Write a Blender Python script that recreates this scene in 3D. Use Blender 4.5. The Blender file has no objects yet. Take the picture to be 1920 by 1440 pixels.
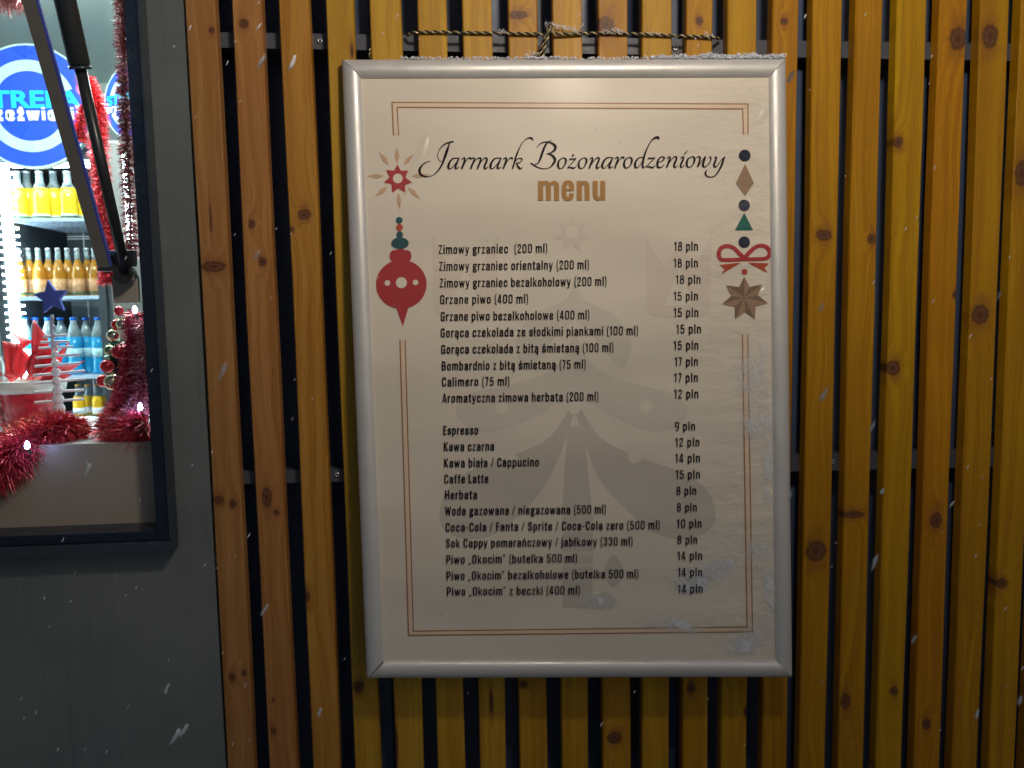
import bpy, bmesh, math, random
from mathutils import Vector, Matrix, noise as mnoise
R = math.radians
rnd = random.Random(11)
sc = bpy.context.scene
C = sc.collection

# ------------------------------------------------------------------ camera
ZC = 1.55                                     # height of the lens above the ground
F_, PI_, YA, RO = 1442.76, 0.0954826, 0.0737148, -0.0174854
CAM = Vector((0.394151, -1.106786, ZC))
cy, sy, cp, sp, cr, sr = math.cos(YA), math.sin(YA), math.cos(PI_), math.sin(PI_), math.cos(RO), math.sin(RO)
FW = Vector((sy*cp, cy*cp, -sp)); r0 = Vector((cy, -sy, 0)); u0 = r0.cross(FW)
RT = cr*r0 + sr*u0; UP = -sr*r0 + cr*u0
cd = bpy.data.cameras.new('camera'); cam = bpy.data.objects.new('camera', cd); C.objects.link(cam)
cam.matrix_world = Matrix(((RT.x, UP.x, -FW.x, CAM.x), (RT.y, UP.y, -FW.y, CAM.y), (RT.z, UP.z, -FW.z, CAM.z), (0, 0, 0, 1)))
cd.sensor_width = 36; cd.lens = F_/1920*36; cd.clip_start = 0.02; cd.clip_end = 200
sc.camera = cam
cd.dof.use_dof = True; cd.dof.focus_distance = 1.11; cd.dof.aperture_fstop = 11

# ------------------------------------------------------------------ night sky and the one far light
w = bpy.data.worlds.new('World'); sc.world = w; w.use_nodes = True
nt = w.node_tree; bg = nt.nodes['Background']
sky = nt.nodes.new('ShaderNodeTexSky'); sky.sky_type = 'NISHITA'; sky.sun_disc = False
SUN_EL, SUN_AZ = 34, 32                       # elevation; degrees to the right of straight in front of the wall
sky.sun_elevation = R(SUN_EL); sky.sun_rotation = R(180-SUN_AZ)
nt.links.new(sky.outputs[0], bg.inputs[0]); bg.inputs[1].default_value = 0.020
sd = bpy.data.lights.new('sun', 'SUN'); sd.energy = 0.07; sd.angle = R(10); sd.color = (1.0, .80, .55)
so = bpy.data.objects.new('sun', sd); C.objects.link(so)
sdir = Vector((math.sin(R(SUN_AZ))*math.cos(R(SUN_EL)), -math.cos(R(SUN_AZ))*math.cos(R(SUN_EL)), math.sin(R(SUN_EL))))
so.rotation_euler = sdir.to_track_quat('Z', 'Y').to_euler()
LAMP_POS, LAMP_W = Vector((0.70, -0.86, ZC+0.68)), 116.0
sc.view_settings.view_transform = 'Standard'; sc.view_settings.look = 'None'
sc.view_settings.exposure = 0; sc.view_settings.gamma = 1

# ------------------------------------------------------------------ helpers
def ray(x, y): return FW + RT*((x-960)/F_) - UP*((y-720)/F_)
def at(x, y, Y):                              # where the line of sight through a photo pixel meets the plane y=Y
    d = ray(x, y); return CAM + d*((Y-CAM.y)/d.y)
def tag(o, label=None, cat=None, group=None, kind=None):
    if label: o['label'] = label
    if cat: o['category'] = cat
    if group: o['group'] = group
    if kind: o['kind'] = kind
    return o
def thing(name, label, cat, loc=(0, 0, 0), group=None):
    o = bpy.data.objects.new(name, None); C.objects.link(o); o.location = loc; o.empty_display_size = .05
    return tag(o, label, cat, group)
def mesh_obj(name, verts, faces, mat, parent=None, smooth=False, loc=None):
    me = bpy.data.meshes.new(name); me.from_pydata([tuple(v) for v in verts], [], faces); me.update()
    if smooth: me.polygons.foreach_set('use_smooth', [True]*len(me.polygons))
    if isinstance(mat, (list, tuple)):
        for m in mat: me.materials.append(m)
    else: me.materials.append(mat)
    o = bpy.data.objects.new(name, me); C.objects.link(o)
    if parent is not None: put(o, parent)
    return o
def put(o, parent):
    o.parent = parent
    root = parent
    while root.parent: root = root.parent
    off = parent.matrix_parent_inverse
    base = Vector((0, 0, 0)); q = parent
    while q: base += q.location; q = q.parent
    o.location = o.location - base
class MB:
    def __init__(s): s.v = []; s.f = []
    def add(s, v, f):
        n = len(s.v); s.v += [Vector(p) for p in v]; s.f += [tuple(i+n for i in q) for q in f]
    def box(s, a, b, bev=0.0):
        x0, y0, z0 = a; x1, y1, z1 = b
        if bev <= 0:
            s.add([(x0,y0,z0),(x1,y0,z0),(x1,y1,z0),(x0,y1,z0),(x0,y0,z1),(x1,y0,z1),(x1,y1,z1),(x0,y1,z1)],
                  [(0,3,2,1),(4,5,6,7),(0,1,5,4),(1,2,6,5),(2,3,7,6),(3,0,4,7)]); return
        bm = bmesh.new(); bmesh.ops.create_cube(bm, size=1)
        for v in bm.verts: v.co = Vector(((x0+x1)/2+v.co.x*(x1-x0), (y0+y1)/2+v.co.y*(y1-y0), (z0+z1)/2+v.co.z*(z1-z0)))
        bmesh.ops.bevel(bm, geom=bm.edges[:], offset=bev, segments=2, affect='EDGES', profile=.6)
        bm.verts.index_update(); s.add([v.co.copy() for v in bm.verts], [tuple(v.index for v in f.verts) for f in bm.faces]); bm.free()
    def tube(s, pts, rad, seg=8, cap=True):
        pts = [Vector(p) for p in pts]; rings = []
        for i, p in enumerate(pts):
            t = (pts[min(i+1, len(pts)-1)] - pts[max(i-1, 0)]).normalized()
            a = t.cross(Vector((0, 1, 0)) if abs(t.y) < .9 else Vector((1, 0, 0))).normalized(); b = t.cross(a)
            r = rad[i] if isinstance(rad, (list, tuple)) else rad
            rings.append([p + (a*math.cos(2*math.pi*k/seg) + b*math.sin(2*math.pi*k/seg))*r for k in range(seg)])
        v = [q for g in rings for q in g]; f = []
        for i in range(len(pts)-1):
            for k in range(seg):
                f.append((i*seg+k, i*seg+(k+1) % seg, (i+1)*seg+(k+1) % seg, (i+1)*seg+k))
        if cap: f += [tuple(range(seg-1, -1, -1)), tuple(range((len(pts)-1)*seg, len(pts)*seg))]
        s.add(v, f)
    def lathe(s, prof, seg=14, c=(0, 0, 0)):
        v = []; f = []; c = Vector(c)
        for r, z in prof:
            for k in range(seg): v.append(c + Vector((r*math.cos(2*math.pi*k/seg), r*math.sin(2*math.pi*k/seg), z)))
        for i in range(len(prof)-1):
            for k in range(seg): f.append((i*seg+k, i*seg+(k+1) % seg, (i+1)*seg+(k+1) % seg, (i+1)*seg+k))
        f += [tuple(range(seg-1, -1, -1)), tuple(range((len(prof)-1)*seg, len(prof)*seg))]
        s.add(v, f)
    def build(s, name, mat, parent=None, smooth=False): return mesh_obj(name, s.v, s.f, mat, parent, smooth)

# ------------------------------------------------------------------ materials
class NT:
    def __init__(s, name):
        s.m = bpy.data.materials.new(name); s.m.use_nodes = True; s.t = s.m.node_tree
        s.p = s.t.nodes['Principled BSDF']
    def n(s, typ, **k):
        x = s.t.nodes.new(typ)
        for a, b in k.items(): setattr(x, a, b)
        return x
    def L(s, a, b): s.t.links.new(a, b)
    def set(s, sock, v):
        if hasattr(v, 'is_output') or isinstance(v, bpy.types.NodeSocket): s.L(v, sock)
        else: sock.default_value = v
    def math(s, op, a, b=0.0, c=None):
        x = s.n('ShaderNodeMath', operation=op); s.set(x.inputs[0], a); s.set(x.inputs[1], b)
        if c is not None: s.set(x.inputs[2], c)
        return x.outputs[0]
    def vec(s, x, y, z):
        c = s.n('ShaderNodeCombineXYZ'); s.set(c.inputs[0], x); s.set(c.inputs[1], y); s.set(c.inputs[2], z); return c.outputs[0]
    def noise(s, v, scale, detail=3, rough=.55):
        x = s.n('ShaderNodeTexNoise'); s.L(v, x.inputs['Vector']); x.inputs['Scale'].default_value = scale
        x.inputs['Detail'].default_value = detail; x.inputs['Roughness'].default_value = rough; return x.outputs['Fac']
    def ramp(s, v, stops):
        x = s.n('ShaderNodeValToRGB'); s.L(v, x.inputs[0]); e = x.color_ramp.elements
        while len(e) < len(stops): e.new(.5)
        for q, (p, c) in zip(e, stops):
            q.position = p; q.color = (c, c, c, 1) if isinstance(c, (int, float)) else (*c, 1)
        return x.outputs[0]
    def mix(s, f, a, b, mode='MIX'):
        x = s.n('ShaderNodeMix', data_type='RGBA', blend_type=mode); s.set(x.inputs[0], f)
        for sk, v in ((x.inputs[6], a), (x.inputs[7], b)):
            if isinstance(v, tuple): sk.default_value = (*v, 1)
            else: s.L(v, sk)
        return x.outputs[2]
    def smooth(s, v, a, b, t0=0.0, t1=1.0):
        x = s.n('ShaderNodeMapRange', interpolation_type='SMOOTHSTEP'); s.set(x.inputs[0], v)
        for k, q in zip((1, 2, 3, 4), (a, b, t0, t1)): x.inputs[k].default_value = q
        return x.outputs[0]
    def bump(s, h, strength, dist=.001):
        x = s.n('ShaderNodeBump'); s.L(h, x.inputs['Height']); x.inputs['Strength'].default_value = strength
        x.inputs['Distance'].default_value = dist; s.L(x.outputs[0], s.p.inputs['Normal']); return x.outputs[0]
    def obj(s): return s.n('ShaderNodeTexCoord').outputs['Object']
    def pos(s): return s.n('ShaderNodeNewGeometry').outputs['Position']
    def sep(s, v):
        x = s.n('ShaderNodeSeparateXYZ'); s.L(v, x.inputs[0]); return x.outputs
def plain(name, col, rough=.5, metal=0.0, var=.12, scale=30, bump=0.0, coat=0.0, trans=0.0, spec=None, emis=None, es=0.0, ior=None):
    t = NT(name); p = t.p
    f = t.noise(t.obj(), scale, 4)
    a = tuple(c*(1-var) for c in col); b = tuple(min(1, c*(1+var)) for c in col)
    t.L(t.mix(f, a, b), p.inputs['Base Color'])
    rr = t.smooth(t.noise(t.obj(), scale*2.3, 3), .3, .7, max(.02, rough-.08), min(1, rough+.08)); t.L(rr, p.inputs['Roughness'])
    p.inputs['Metallic'].default_value = metal; p.inputs['Coat Weight'].default_value = coat
    p.inputs['Transmission Weight'].default_value = trans
    if spec is not None: p.inputs['Specular IOR Level'].default_value = spec
    if ior: p.inputs['IOR'].default_value = ior
    if emis: p.inputs['Emission Color'].default_value = (*emis, 1); p.inputs['Emission Strength'].default_value = es
    if bump: t.bump(t.noise(t.obj(), scale*3, 4), bump)
    return t.m

def coated(name, col, spec=.28, coat=.10, wave=1.0):
    """printed paper under a wavy plastic film: the same film relief (world position) on sheet and print"""
    t = NT(name); p = t.p; P = t.pos(); x, y, z = t.sep(P)
    v1 = t.vec(t.math('MULTIPLY', x, 3.0), 0.0, t.math('MULTIPLY', z, 7.0))
    n1 = t.noise(v1, 1.2, 1, .4)
    v2 = t.vec(t.math('MULTIPLY', x, 20.0), 0.0, t.math('MULTIPLY', z, 42.0)); n2 = t.noise(v2, 1.0, 3, .6)
    edge = t.smooth(x, .60, .86)                                   # the film is more crumpled towards the right edge
    h = t.math('ADD', t.math('MULTIPLY', n1, 5.0), t.math('MULTIPLY', t.math('MULTIPLY', n2, t.math('ADD', t.math('MULTIPLY', edge, .9), .01)), 1.4))
    t.bump(h, .60*wave, .0050)
    g = t.noise(P, 900, 2)
    a = tuple(c*.93 for c in col); b = tuple(min(1, c*1.05) for c in col)
    blot = t.noise(t.vec(t.math('MULTIPLY', x, 5.0), 0.0, t.math('MULTIPLY', z, 8.0)), 1.0, 3)
    c = t.mix(t.math('ADD', t.math('MULTIPLY', g, .4), t.math('MULTIPLY', blot, .6)), a, b)
    t.L(c, p.inputs['Base Color'])
    p.inputs['Roughness'].default_value = .48; p.inputs['Specular IOR Level'].default_value = spec
    p.inputs['Coat Weight'].default_value = coat; p.inputs['Coat Roughness'].default_value = .20
    return t.m

def wood(name, light, dark, knots, seed, streak=0.0):
    t = NT(name); p = t.p; O = t.obj(); x, y, z = t.sep(O)
    wob = t.noise(t.vec(t.math('ADD', t.math('MULTIPLY', x, 3.0), seed*3.7), 0.0, t.math('MULTIPLY', z, 3.0)), 1.0, 2)
    F = t.math('ADD', x, t.math('MULTIPLY', t.math('SUBTRACT', wob, .5), .05))
    core = None; halo = None; dmin = None
    for (kx, kz, rx, rz) in knots:
        dx = t.math('DIVIDE', t.math('SUBTRACT', x, kx), rx)
        dz = t.math('DIVIDE', t.math('SUBTRACT', z, kz), rz)
        d2 = t.math('ADD', t.math('MULTIPLY', dx, dx), t.math('MULTIPLY', dz, dz))
        wv = t.noise(t.vec(t.math('MULTIPLY', x, 1.0), seed*1.3, z), 160, 2)
        d2 = t.math('MULTIPLY', d2, t.math('ADD', t.math('MULTIPLY', wv, 1.3), .35))
        dmin = d2 if dmin is None else t.math('MINIMUM', dmin, d2)
        wide = t.math('ADD', t.math('MULTIPLY', t.math('MULTIPLY', dx, dx), .45), t.math('MULTIPLY', t.math('MULTIPLY', dz, dz), .12))
        g = t.math('POWER', 2.71828, t.math('MULTIPLY', wide, t.math('ADD', t.math('MULTIPLY', t.noise(t.vec(x, seed, z), 55, 3), -2.2), .15)))
        F = t.math('ADD', F, t.math('MULTIPLY', g, .020 if kx < 0 else -.020))
        halo = g if halo is None else t.math('MAXIMUM', halo, g)
        k = t.smooth(d2, .55, 1.5, 1.0, 0.0)
        core = k if core is None else t.math('MAXIMUM', core, k)
    gv = t.vec(t.math('MULTIPLY', F, 330.0), t.math('ADD', t.math('MULTIPLY', y, 120.0), seed*7.1), t.math('MULTIPLY', z, 5.0))
    gr = t.noise(gv, 1.0, 4, .6)
    gv2 = t.vec(t.math('MULTIPLY', F, 95.0), seed*2.1, t.math('MULTIPLY', z, 1.6)); g2 = t.noise(gv2, 1.0, 2)
    fib = t.noise(t.vec(t.math('MULTIPLY', x, 1500.0), seed, t.math('MULTIPLY', z, 40.0)), 1.0, 2)
    blot = t.noise(t.vec(t.math('MULTIPLY', x, 14.0), seed*5.0, t.math('MULTIPLY', z, 4.0)), 1.0, 3)
    f = t.math('ADD', t.math('MULTIPLY', t.smooth(gr, .33, .67), .42), t.math('MULTIPLY', t.smooth(g2, .36, .64), .58))
    c = t.mix(f, dark, light)
    c = t.mix(t.smooth(blot, .35, .7, 0, .55), c, tuple(v*q for v, q in zip(light, (.72, .62, .6))))
    c = t.mix(t.math('MULTIPLY', t.smooth(fib, .35, .75), .22), c, tuple(v*.45 for v in dark))
    sc1 = t.noise(t.vec(t.math('MULTIPLY', x, 300.0), seed*9.0, t.math('MULTIPLY', z, 26.0)), 1.0, 2)
    c = t.mix(t.smooth(sc1, .72, .80, 0, .6), c, (.10, .035, .015))
    wea = t.noise(t.vec(t.math('MULTIPLY', x, 60.0), seed*4.0, t.math('MULTIPLY', z, 2.6)), 1.0, 5, .65)
    c = t.mix(t.smooth(wea, .56, .74, 0, .38), c, tuple(v*.5 for v in dark)); c = t.mix(t.smooth(wea, .26, .42, .22, 0), c, (min(1, light[0]*1.25), min(1, light[1]*1.3), light[2]*1.6+.02))
    if halo is not None:
        c = t.mix(t.math('MULTIPLY', t.smooth(halo, .25, .95), .50), c, (.20, .055, .020))
        kc = t.ramp(t.math('MULTIPLY', dmin, .8), [(0, (.070, .026, .014)), (.25, (.19, .072, .034)), (.5, (.115, .040, .020)), (.8, (.020, .008, .006)), (1.0, (.06, .02, .01))])
        kc = t.mix(t.smooth(t.noise(O, 420, 3), .4, .7, 0, .6), kc, (.02, .010, .009))
        c = t.mix(t.math('MULTIPLY', core, .90), c, kc)
    t.L(c, p.inputs['Base Color'])
    t.L(t.smooth(gr, .2, .8, .40, .60), p.inputs['Roughness']); p.inputs['Coat Weight'].default_value = .04; p.inputs['Specular IOR Level'].default_value = .3
    p.inputs['Coat Roughness'].default_value = .35
    hh = t.math('ADD', t.math('MULTIPLY', gr, .5), t.math('MULTIPLY', fib, .4))
    t.bump(hh, .35, .0008)
    return t.m

M = {}
tW = NT('grey_wall_paint'); O_ = tW.obj(); wx, wy, wz = tW.sep(O_)
big = tW.noise(O_, 3.2, 4); drip = tW.noise(tW.vec(tW.math('MULTIPLY', wx, 55.0), 0.0, tW.math('MULTIPLY', wz, 2.2)), 1.0, 4); spk = tW.noise(O_, 130, 3)
c_ = tW.mix(tW.smooth(big, .3, .7), (.120, .142, .148), (.172, .194, .194))
c_ = tW.mix(tW.smooth(drip, .52, .78, 0, .45), c_, (.20, .215, .205)); c_ = tW.mix(tW.smooth(drip, .30, .42, .35, 0), c_, (.06, .07, .075))
c_ = tW.mix(tW.smooth(spk, .66, .76, 0, .5), c_, (.05, .05, .05)); tW.L(c_, tW.p.inputs['Base Color'])
tW.L(tW.smooth(tW.noise(O_, 9, 4), .3, .7, .28, .52), tW.p.inputs['Roughness']); tW.bump(tW.math('ADD', big, tW.math('MULTIPLY', spk, .02)), .25, .01); M['wall'] = tW.m
M['navy'] = plain('dark_blue_cladding_paint', (.060, .092, .175), .42, var=.2, scale=6, bump=.05)
M['rail'] = plain('grey_steel_rail', (.070, .078, .105), .5, var=.18, scale=25, bump=.05)
M['black'] = plain('black_window_frame', (.010, .018, .036), .26, var=.15, scale=12)
M['lip'] = plain('dark_frame_lip', (.055, .070, .095), .28, metal=.4, var=.15, scale=12)
M['alu'] = plain('brushed_aluminium', (.76, .75, .73), .42, metal=.36, var=.05, scale=14)
M['alu_dark'] = plain('frame_backing_board', (.12, .12, .12), .6)
M['screw'] = plain('galvanised_screw', (.55, .56, .58), .3, metal=.7)
M['hole'] = plain('screw_recess', (.01, .01, .012), .6)
M['strut'] = plain('black_gas_strut', (.022, .026, .030), .36, var=.05, scale=8)
M['arm'] = plain('grey_hatch_arm', (.15, .14, .13), .4, var=.1)
M['blue_edge'] = plain('blue_lit_edge', (.06, .08, .45), .35)  # blue light on the arm's edge, painted as a colour
M['snow'] = plain('snow', (.80, .83, .90), .6, var=.06, scale=200, bump=.3)
M['cord_d'] = plain('black_cord', (.018, .016, .014), .5)
M['cord_g'] = plain('gold_thread', (.62, .52, .28), .35, metal=.5, var=.35, scale=400)
M['paper'] = coated('menu_paper', (.80, .725, .61))
M['ink'] = coated('dark_print', (.014, .008, .012), .10, .0)
M['gold'] = coated('ochre_print', (.46, .23, .065))
M['line'] = coated('brown_line_print', (.40, .20, .10))
M['red'] = coated('red_print', (.46, .050, .055))
M['orange'] = coated('orange_red_print', (.52, .09, .045))
M['petal'] = coated('peach_print', (.64, .42, .26))
M['teal'] = coated('teal_print', (.035, .105, .12))
M['green'] = coated('green_print', (.025, .15, .12))
M['inkblue'] = coated('navy_print', (.022, .028, .055))
M['tan'] = coated('tan_print', (.36, .235, .15))
M['brown'] = coated('brown_print', (.22, .145, .095))
M['ghost'] = coated('pale_grey_print', (.715, .655, .56))
M['ghost2'] = coated('pale_grey_dark_print', (.635, .58, .505))
M['ghostp'] = coated('pale_pink_print', (.765, .665, .565))
M['ghostl'] = coated('pale_cream_print', (.81, .745, .62))

# ------------------------------------------------------------------ the ground and the kiosk
tG = NT('snowy_paving'); ng = tG.noise(tG.obj(), 1.3, 5)
tG.L(tG.mix(tG.smooth(ng, .4, .6), (.10, .10, .11), (.55, .57, .62)), tG.p.inputs['Base Color']); tG.p.inputs['Roughness'].default_value = .7
tG.bump(tG.noise(tG.obj(), 25, 5), .6, .01)
gr = MB(); gr.add([(-60, -60, 0), (60, -60, 0), (60, 60, 0), (-60, 60, 0)], [(0, 1, 2, 3)])
tag(gr.build('ground', tG.m), kind='structure')

WX1 = 0.0405                                   # right edge of the plain wall, where the slats start
WZ0 = at(286, 1020, 0.0).z; OX1 = at(300, 700, 0.0).x - .004
TOP = ZC + .80
kiosk = thing('kiosk', 'dark grey container kiosk with a lit serving window at the left', 'kiosk', (-.6, 0, 0))
m = MB()
m.box((-2.6, 0.006, .12), (WX1, .07, WZ0+.004))                         # below the window
m.box((OX1, 0.006, WZ0+.004), (WX1, .07, 2.75))                         # between window and slats
m.box((-2.6, 0.006, WZ0+.004), (-1.45, .07, 2.75))
m.box((-1.45, 0.006, TOP), (OX1, .07, 2.75))
m.build('front_wall', M['wall'], kiosk)
m = MB(); m.box((-2.6, .12, .12), (-2.55, 2.95, 2.70)); m.box((2.0, .12, .12), (2.05, 2.95, 2.70)); m.box((-2.6, 2.95, .12), (2.05, 3.0, 2.70))
M['inner'] = plain('pale_inner_wall', (.58, .66, .64), .5, var=.06, scale=2)
m.build('inner_wall', M['inner'], kiosk)
m = MB(); m.box((-2.6, .0, 2.76), (2.05, 3.0, 2.82)); m.build('roof', M['wall'], kiosk)
m = MB(); m.box((-2.549, .13, 2.70), (1.999, 2.949, 2.74)); m.build('ceiling', M['inner'], kiosk)
m = MB(); m.box((-2.55, .08, .06), (2.0, 2.95, .12)); m.build('floor', M['wall'], kiosk)
m = MB(); m.box((WX1+.006, .125, .12), (2.0, .165, 2.75)); m.build('inner_partition', M['inner'], kiosk)

# window: black frame, outer lip, fixed lower panel, counter
FB0 = at(150, 1040, -.018).z; FB1 = at(150, 1001, -.018).z
m = MB(); XR0 = at(262, 500, -.018).x; XR1 = at(288, 500, -.018).x
m.box((XR0, -.018, FB0+.016), (XR1, .05, TOP+.03), .0015)               # right jamb
m.box((-1.45, -.018, FB0+.016), (XR0-.0005, .05, FB1), .0015)            # bottom rail
m.box((-1.45, -.018, TOP), (XR0-.0005, .05, TOP+.03), .003)
wf = m.build('window_frame', M['black'], kiosk)
m = MB(); m.box((-1.45, -.024, FB0), (XR1+.003, .004, FB0+.0155), .0012); m.box((XR1+.0002, -.021, FB0+.016), (XR1+.003, .004, TOP+.03))
m.build('frame_lip', M['lip'], wf)
CT = at(270, 829, .03).z                                                # counter height
m = MB(); m.box((-1.45, .030, FB1-.02), (XR0+.004, .038, CT), 0)
M['infill'] = plain('beige_grey_panel', (.32, .285, .24), .45, var=.10, scale=5)
m.build('infill_panel', M['infill'], kiosk)
m = MB(); m.box((-1.45, .0385, CT-.03), (XR0+.03, .36, CT-.001), .002)
M['counter'] = plain('pale_counter', (.62, .64, .68), .35, var=.05)
m.build('counter_top', M['counter'], kiosk)
m = MB(); m.box((-1.2, .9, 2.47), (.2, .98, 2.52), .01)
M['tube'] = plain('lit_tube', (.9, .95, 1), .4, emis=(.82, 1.0, .97), es=105)
ct = thing('ceiling_light', 'long white tube light under the kiosk ceiling', 'light', (-.5, .94, 2.6))
m.build('diffuser', M['tube'], ct)
for hx in (-1.1, .06):
    m = MB(); m.box((hx, .92, 2.521), (hx+.04, .96, 2.699)); m.build('hanger', M['alu'], ct)

# ------------------------------------------------------------------ slatted cladding
clad = thing('slat_cladding', 'vertical honey-brown pine slats in front of dark blue corrugated sheet', 'cladding', (.8, .02, .08))
m = MB()                                        # corrugated sheet, real trapezoid folds
x = WX1+.004; prof = []
per = .2275; first = .245-.04-per
k = 0; xs = []
while first + k*per < 1.75:
    b = first + k*per
    xs += [(b, .066), (b+.018, .048), (b+.078, .048), (b+.096, .066)]; k += 1
xs = [q for q in xs if q[0] > WX1+.003]; xs = [(WX1+.003, .066)] + xs
v = []; f = []
for i, (a, b) in enumerate(xs): v += [(a, b, .14), (a, b, 2.74)]
for i in range(len(xs)-1): f.append((2*i, 2*i+2, 2*i+3, 2*i+1))
m.add(v, f); sheet = m.build('corrugated_sheet', M['navy'], clad)
def rail(px0, px1, label=None):
    (xa, ya, yb), (xc, yc, yd) = px0, px1
    A0, A1 = at(xa, ya, .020), at(xa, yb, .020); B0, B1 = at(xc, yc, .020), at(xc, yd, .020)
    sl0 = (B0.z-A0.z)/(B0.x-A0.x); sl1 = (B1.z-A1.z)/(B1.x-A1.x)
    x0, x1 = WX1+.004, 1.75
    zt = lambda q: A0.z+(q-A0.x)*sl0
    zb = lambda q: A1.z+(q-A1.x)*sl1
    Y0, Y1 = .0195, .047
    m = MB(); m.add([(x0,Y0,zb(x0)),(x1,Y0,zb(x1)),(x1,Y1,zb(x1)),(x0,Y1,zb(x0)),(x0,Y0,zt(x0)),(x1,Y0,zt(x1)),(x1,Y1,zt(x1)),(x0,Y1,zt(x0))],
        [(0,3,2,1),(4,5,6,7),(0,1,5,4),(1,2,6,5),(2,3,7,6),(3,0,4,7)])
    return m.build('support_rail', M['rail'], clad)
rt = rail((440, 61, 90), (1400, 75, 106)); rm = rail((600, 880, 904), (1600, 850, 881))
for px, py, rr_ in ((600, 77, rt), (1266, 91, rt), (632, 890, rm), (1560, 866, rm)):
    c = at(px, py, .0192); m = MB()
    v = []; f = []
    for r_, yy in ((.0040, .0004), (.0040, -.0008), (.0030, -.0020), (.0016, -.0021), (.0014, -.0008)):
        for q in range(14): v.append(c+Vector((r_*math.cos(q*math.pi/7), yy, r_*math.sin(q*math.pi/7))))
    for i in range(4):
        for q in range(14): f.append((i*14+q, (i+1)*14+q, (i+1)*14+(q+1) % 14, i*14+(q+1) % 14))
    f.append(tuple(range(56, 70))); m.add(v, f); s_ = m.build('screw', [M['screw'], M['hole']], rr_, True)
    s_.data.polygons[len(s_.data.polygons)-1].material_index = 1

SL = [(.0446,.0836),(.1051,.1452),(.1683,.2083),(.2305,.2680),(.2903,.3322),(.3541,.3947),(.4167,.4566),(.4792,.5206),(.5420,.5828),(.6056,.6480),
      (.6680,.7104),(.7309,.7699),(.7913,.8329),(.8560,.8950),(.9157,.9584),(.9787,1.0197),(1.0408,1.0844),(1.1044,1.1467),(1.1672,1.2103),
      (1.2290,1.2720),(1.2910,1.3330),(1.3540,1.3950),(1.4160,1.4580),(1.479,1.520)]
KN = {1: [(397,57,5,5),(400,500,22,9),(410,937,9,8),(437,945,7,7),(435,1270,6,8),(458,1262,5,6),(395,410,2,24)],
      2: [(457,44,8,8),(492,491,7,8),(500,932,9,17),(518,961,5,5),(513,1313,3,3),(513,1371,5,6),(472,420,6,8)],
      3: [(570,402,11,9),(548,430,4,4),(576,1118,5,10)], 4: [(672,1288,10,11),(660,95,3,12)], 5: [(742,1400,5,40)],
      7: [(921,1315,4,22)], 8: [(972,28,16,7),(981,1283,8,6)], 10: [(1135,47,16,14),(1152,1383,14,12)],
      12: [(1311,39,7,8),(1296,1290,8,12)], 13: [(1464,1330,9,13)], 14: [(1470,40,7,6)],
      15: [(1545,441,15,10),(1530,1033,20,20)], 16: [(1634,448,8,9),(1600,965,22,7),(1585,1315,10,16)],
      17: [(1684,267,9,10),(1674,690,14,14),(1676,1295,8,9)], 18: [(1796,72,17,20),(1792,553,7,7),(1755,976,12,15),(1737,1358,9,11)],
      19: [(1857,68,15,22),(1838,590,17,18)], 20: [(1917,325,14,24),(1878,1094,12,10)], 22: [], 21: []}
TI = {1: (.40,.185,.052), 2: (.42,.180,.050), 3: (.46,.205,.040), 4: (.50,.265,.042), 5: (.55,.295,.052), 6: (.53,.275,.042), 7: (.54,.275,.048),
      8: (.50,.235,.040), 9: (.52,.255,.038), 10: (.48,.215,.036), 11: (.50,.250,.036), 12: (.48,.215,.032), 13: (.49,.240,.032), 14: (.44,.185,.026),
      15: (.46,.210,.024), 16: (.45,.200,.025), 17: (.50,.255,.016), 18: (.48,.195,.014), 19: (.46,.215,.020), 20: (.46,.220,.016), 21: (.44,.2,.016)}
Z0 = .16
for i, (xa, xb) in enumerate(SL, 1):
    xm = (xa+xb)/2; wd = xb-xa; yj = rnd.uniform(-.0006, .0006)
    kn = []
    for (kx, ky, rx, ry) in KN.get(i, []):
        q = at(kx, ky, 0.0); kn.append((max(-wd*.5, min(wd*.5, q.x-xm)), q.z-Z0, rx/1305*1.0, ry/1305))
    if i > 21: kn = [(rnd.uniform(-.012, .012), rnd.uniform(.6, 2.0), .007, .008) for _ in range(2)]
    li = TI.get(i, (.46, .21, .02)); bb = (1.7, 1.7, 1.35)[i-1] if i <= 3 else 1.0; li = (min(.74, li[0]*1.22), min(.46, li[1]*1.38), li[2]*bb*max(.12, 1.05-.066*i)); dk = tuple(a*b for a, b in zip(li, (.68, .56, .40)))
    wm = wood('pine_stain', li, dk, kn, i*1.37)
    n = 26; v = []; f = []                       # a long board with bowed, slightly uneven edges
    sec = [(-.5, 1), (-.5, .10), (-.46, 0), (.46, 0), (.5, .10), (.5, 1)]
    bow = rnd.uniform(-.0012, .0012)
    for j in range(n+1):
        tz = j/n; zz = tz*(2.62-Z0); ph = i*3.1
        off = bow*math.sin(math.pi*tz*1.4) + .0006*math.sin(tz*9+ph)
        for (sx, syy) in sec:
            e = .0005*math.sin(tz*23+ph+sx*4)
            v.append(Vector((sx*wd+off+e, yj+syy*.019, zz)))
    for j in range(n):
        for q in range(6):
            a = j*6+q; b = j*6+(q+1) % 6; f.append((a, b, b+6, a+6))
    f += [(5, 4, 3, 2, 1, 0), tuple(range(n*6, n*6+6))]
    o = mesh_obj('slat', v, f, wm); o.location = (xm, 0, Z0); put(o, clad)

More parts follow.
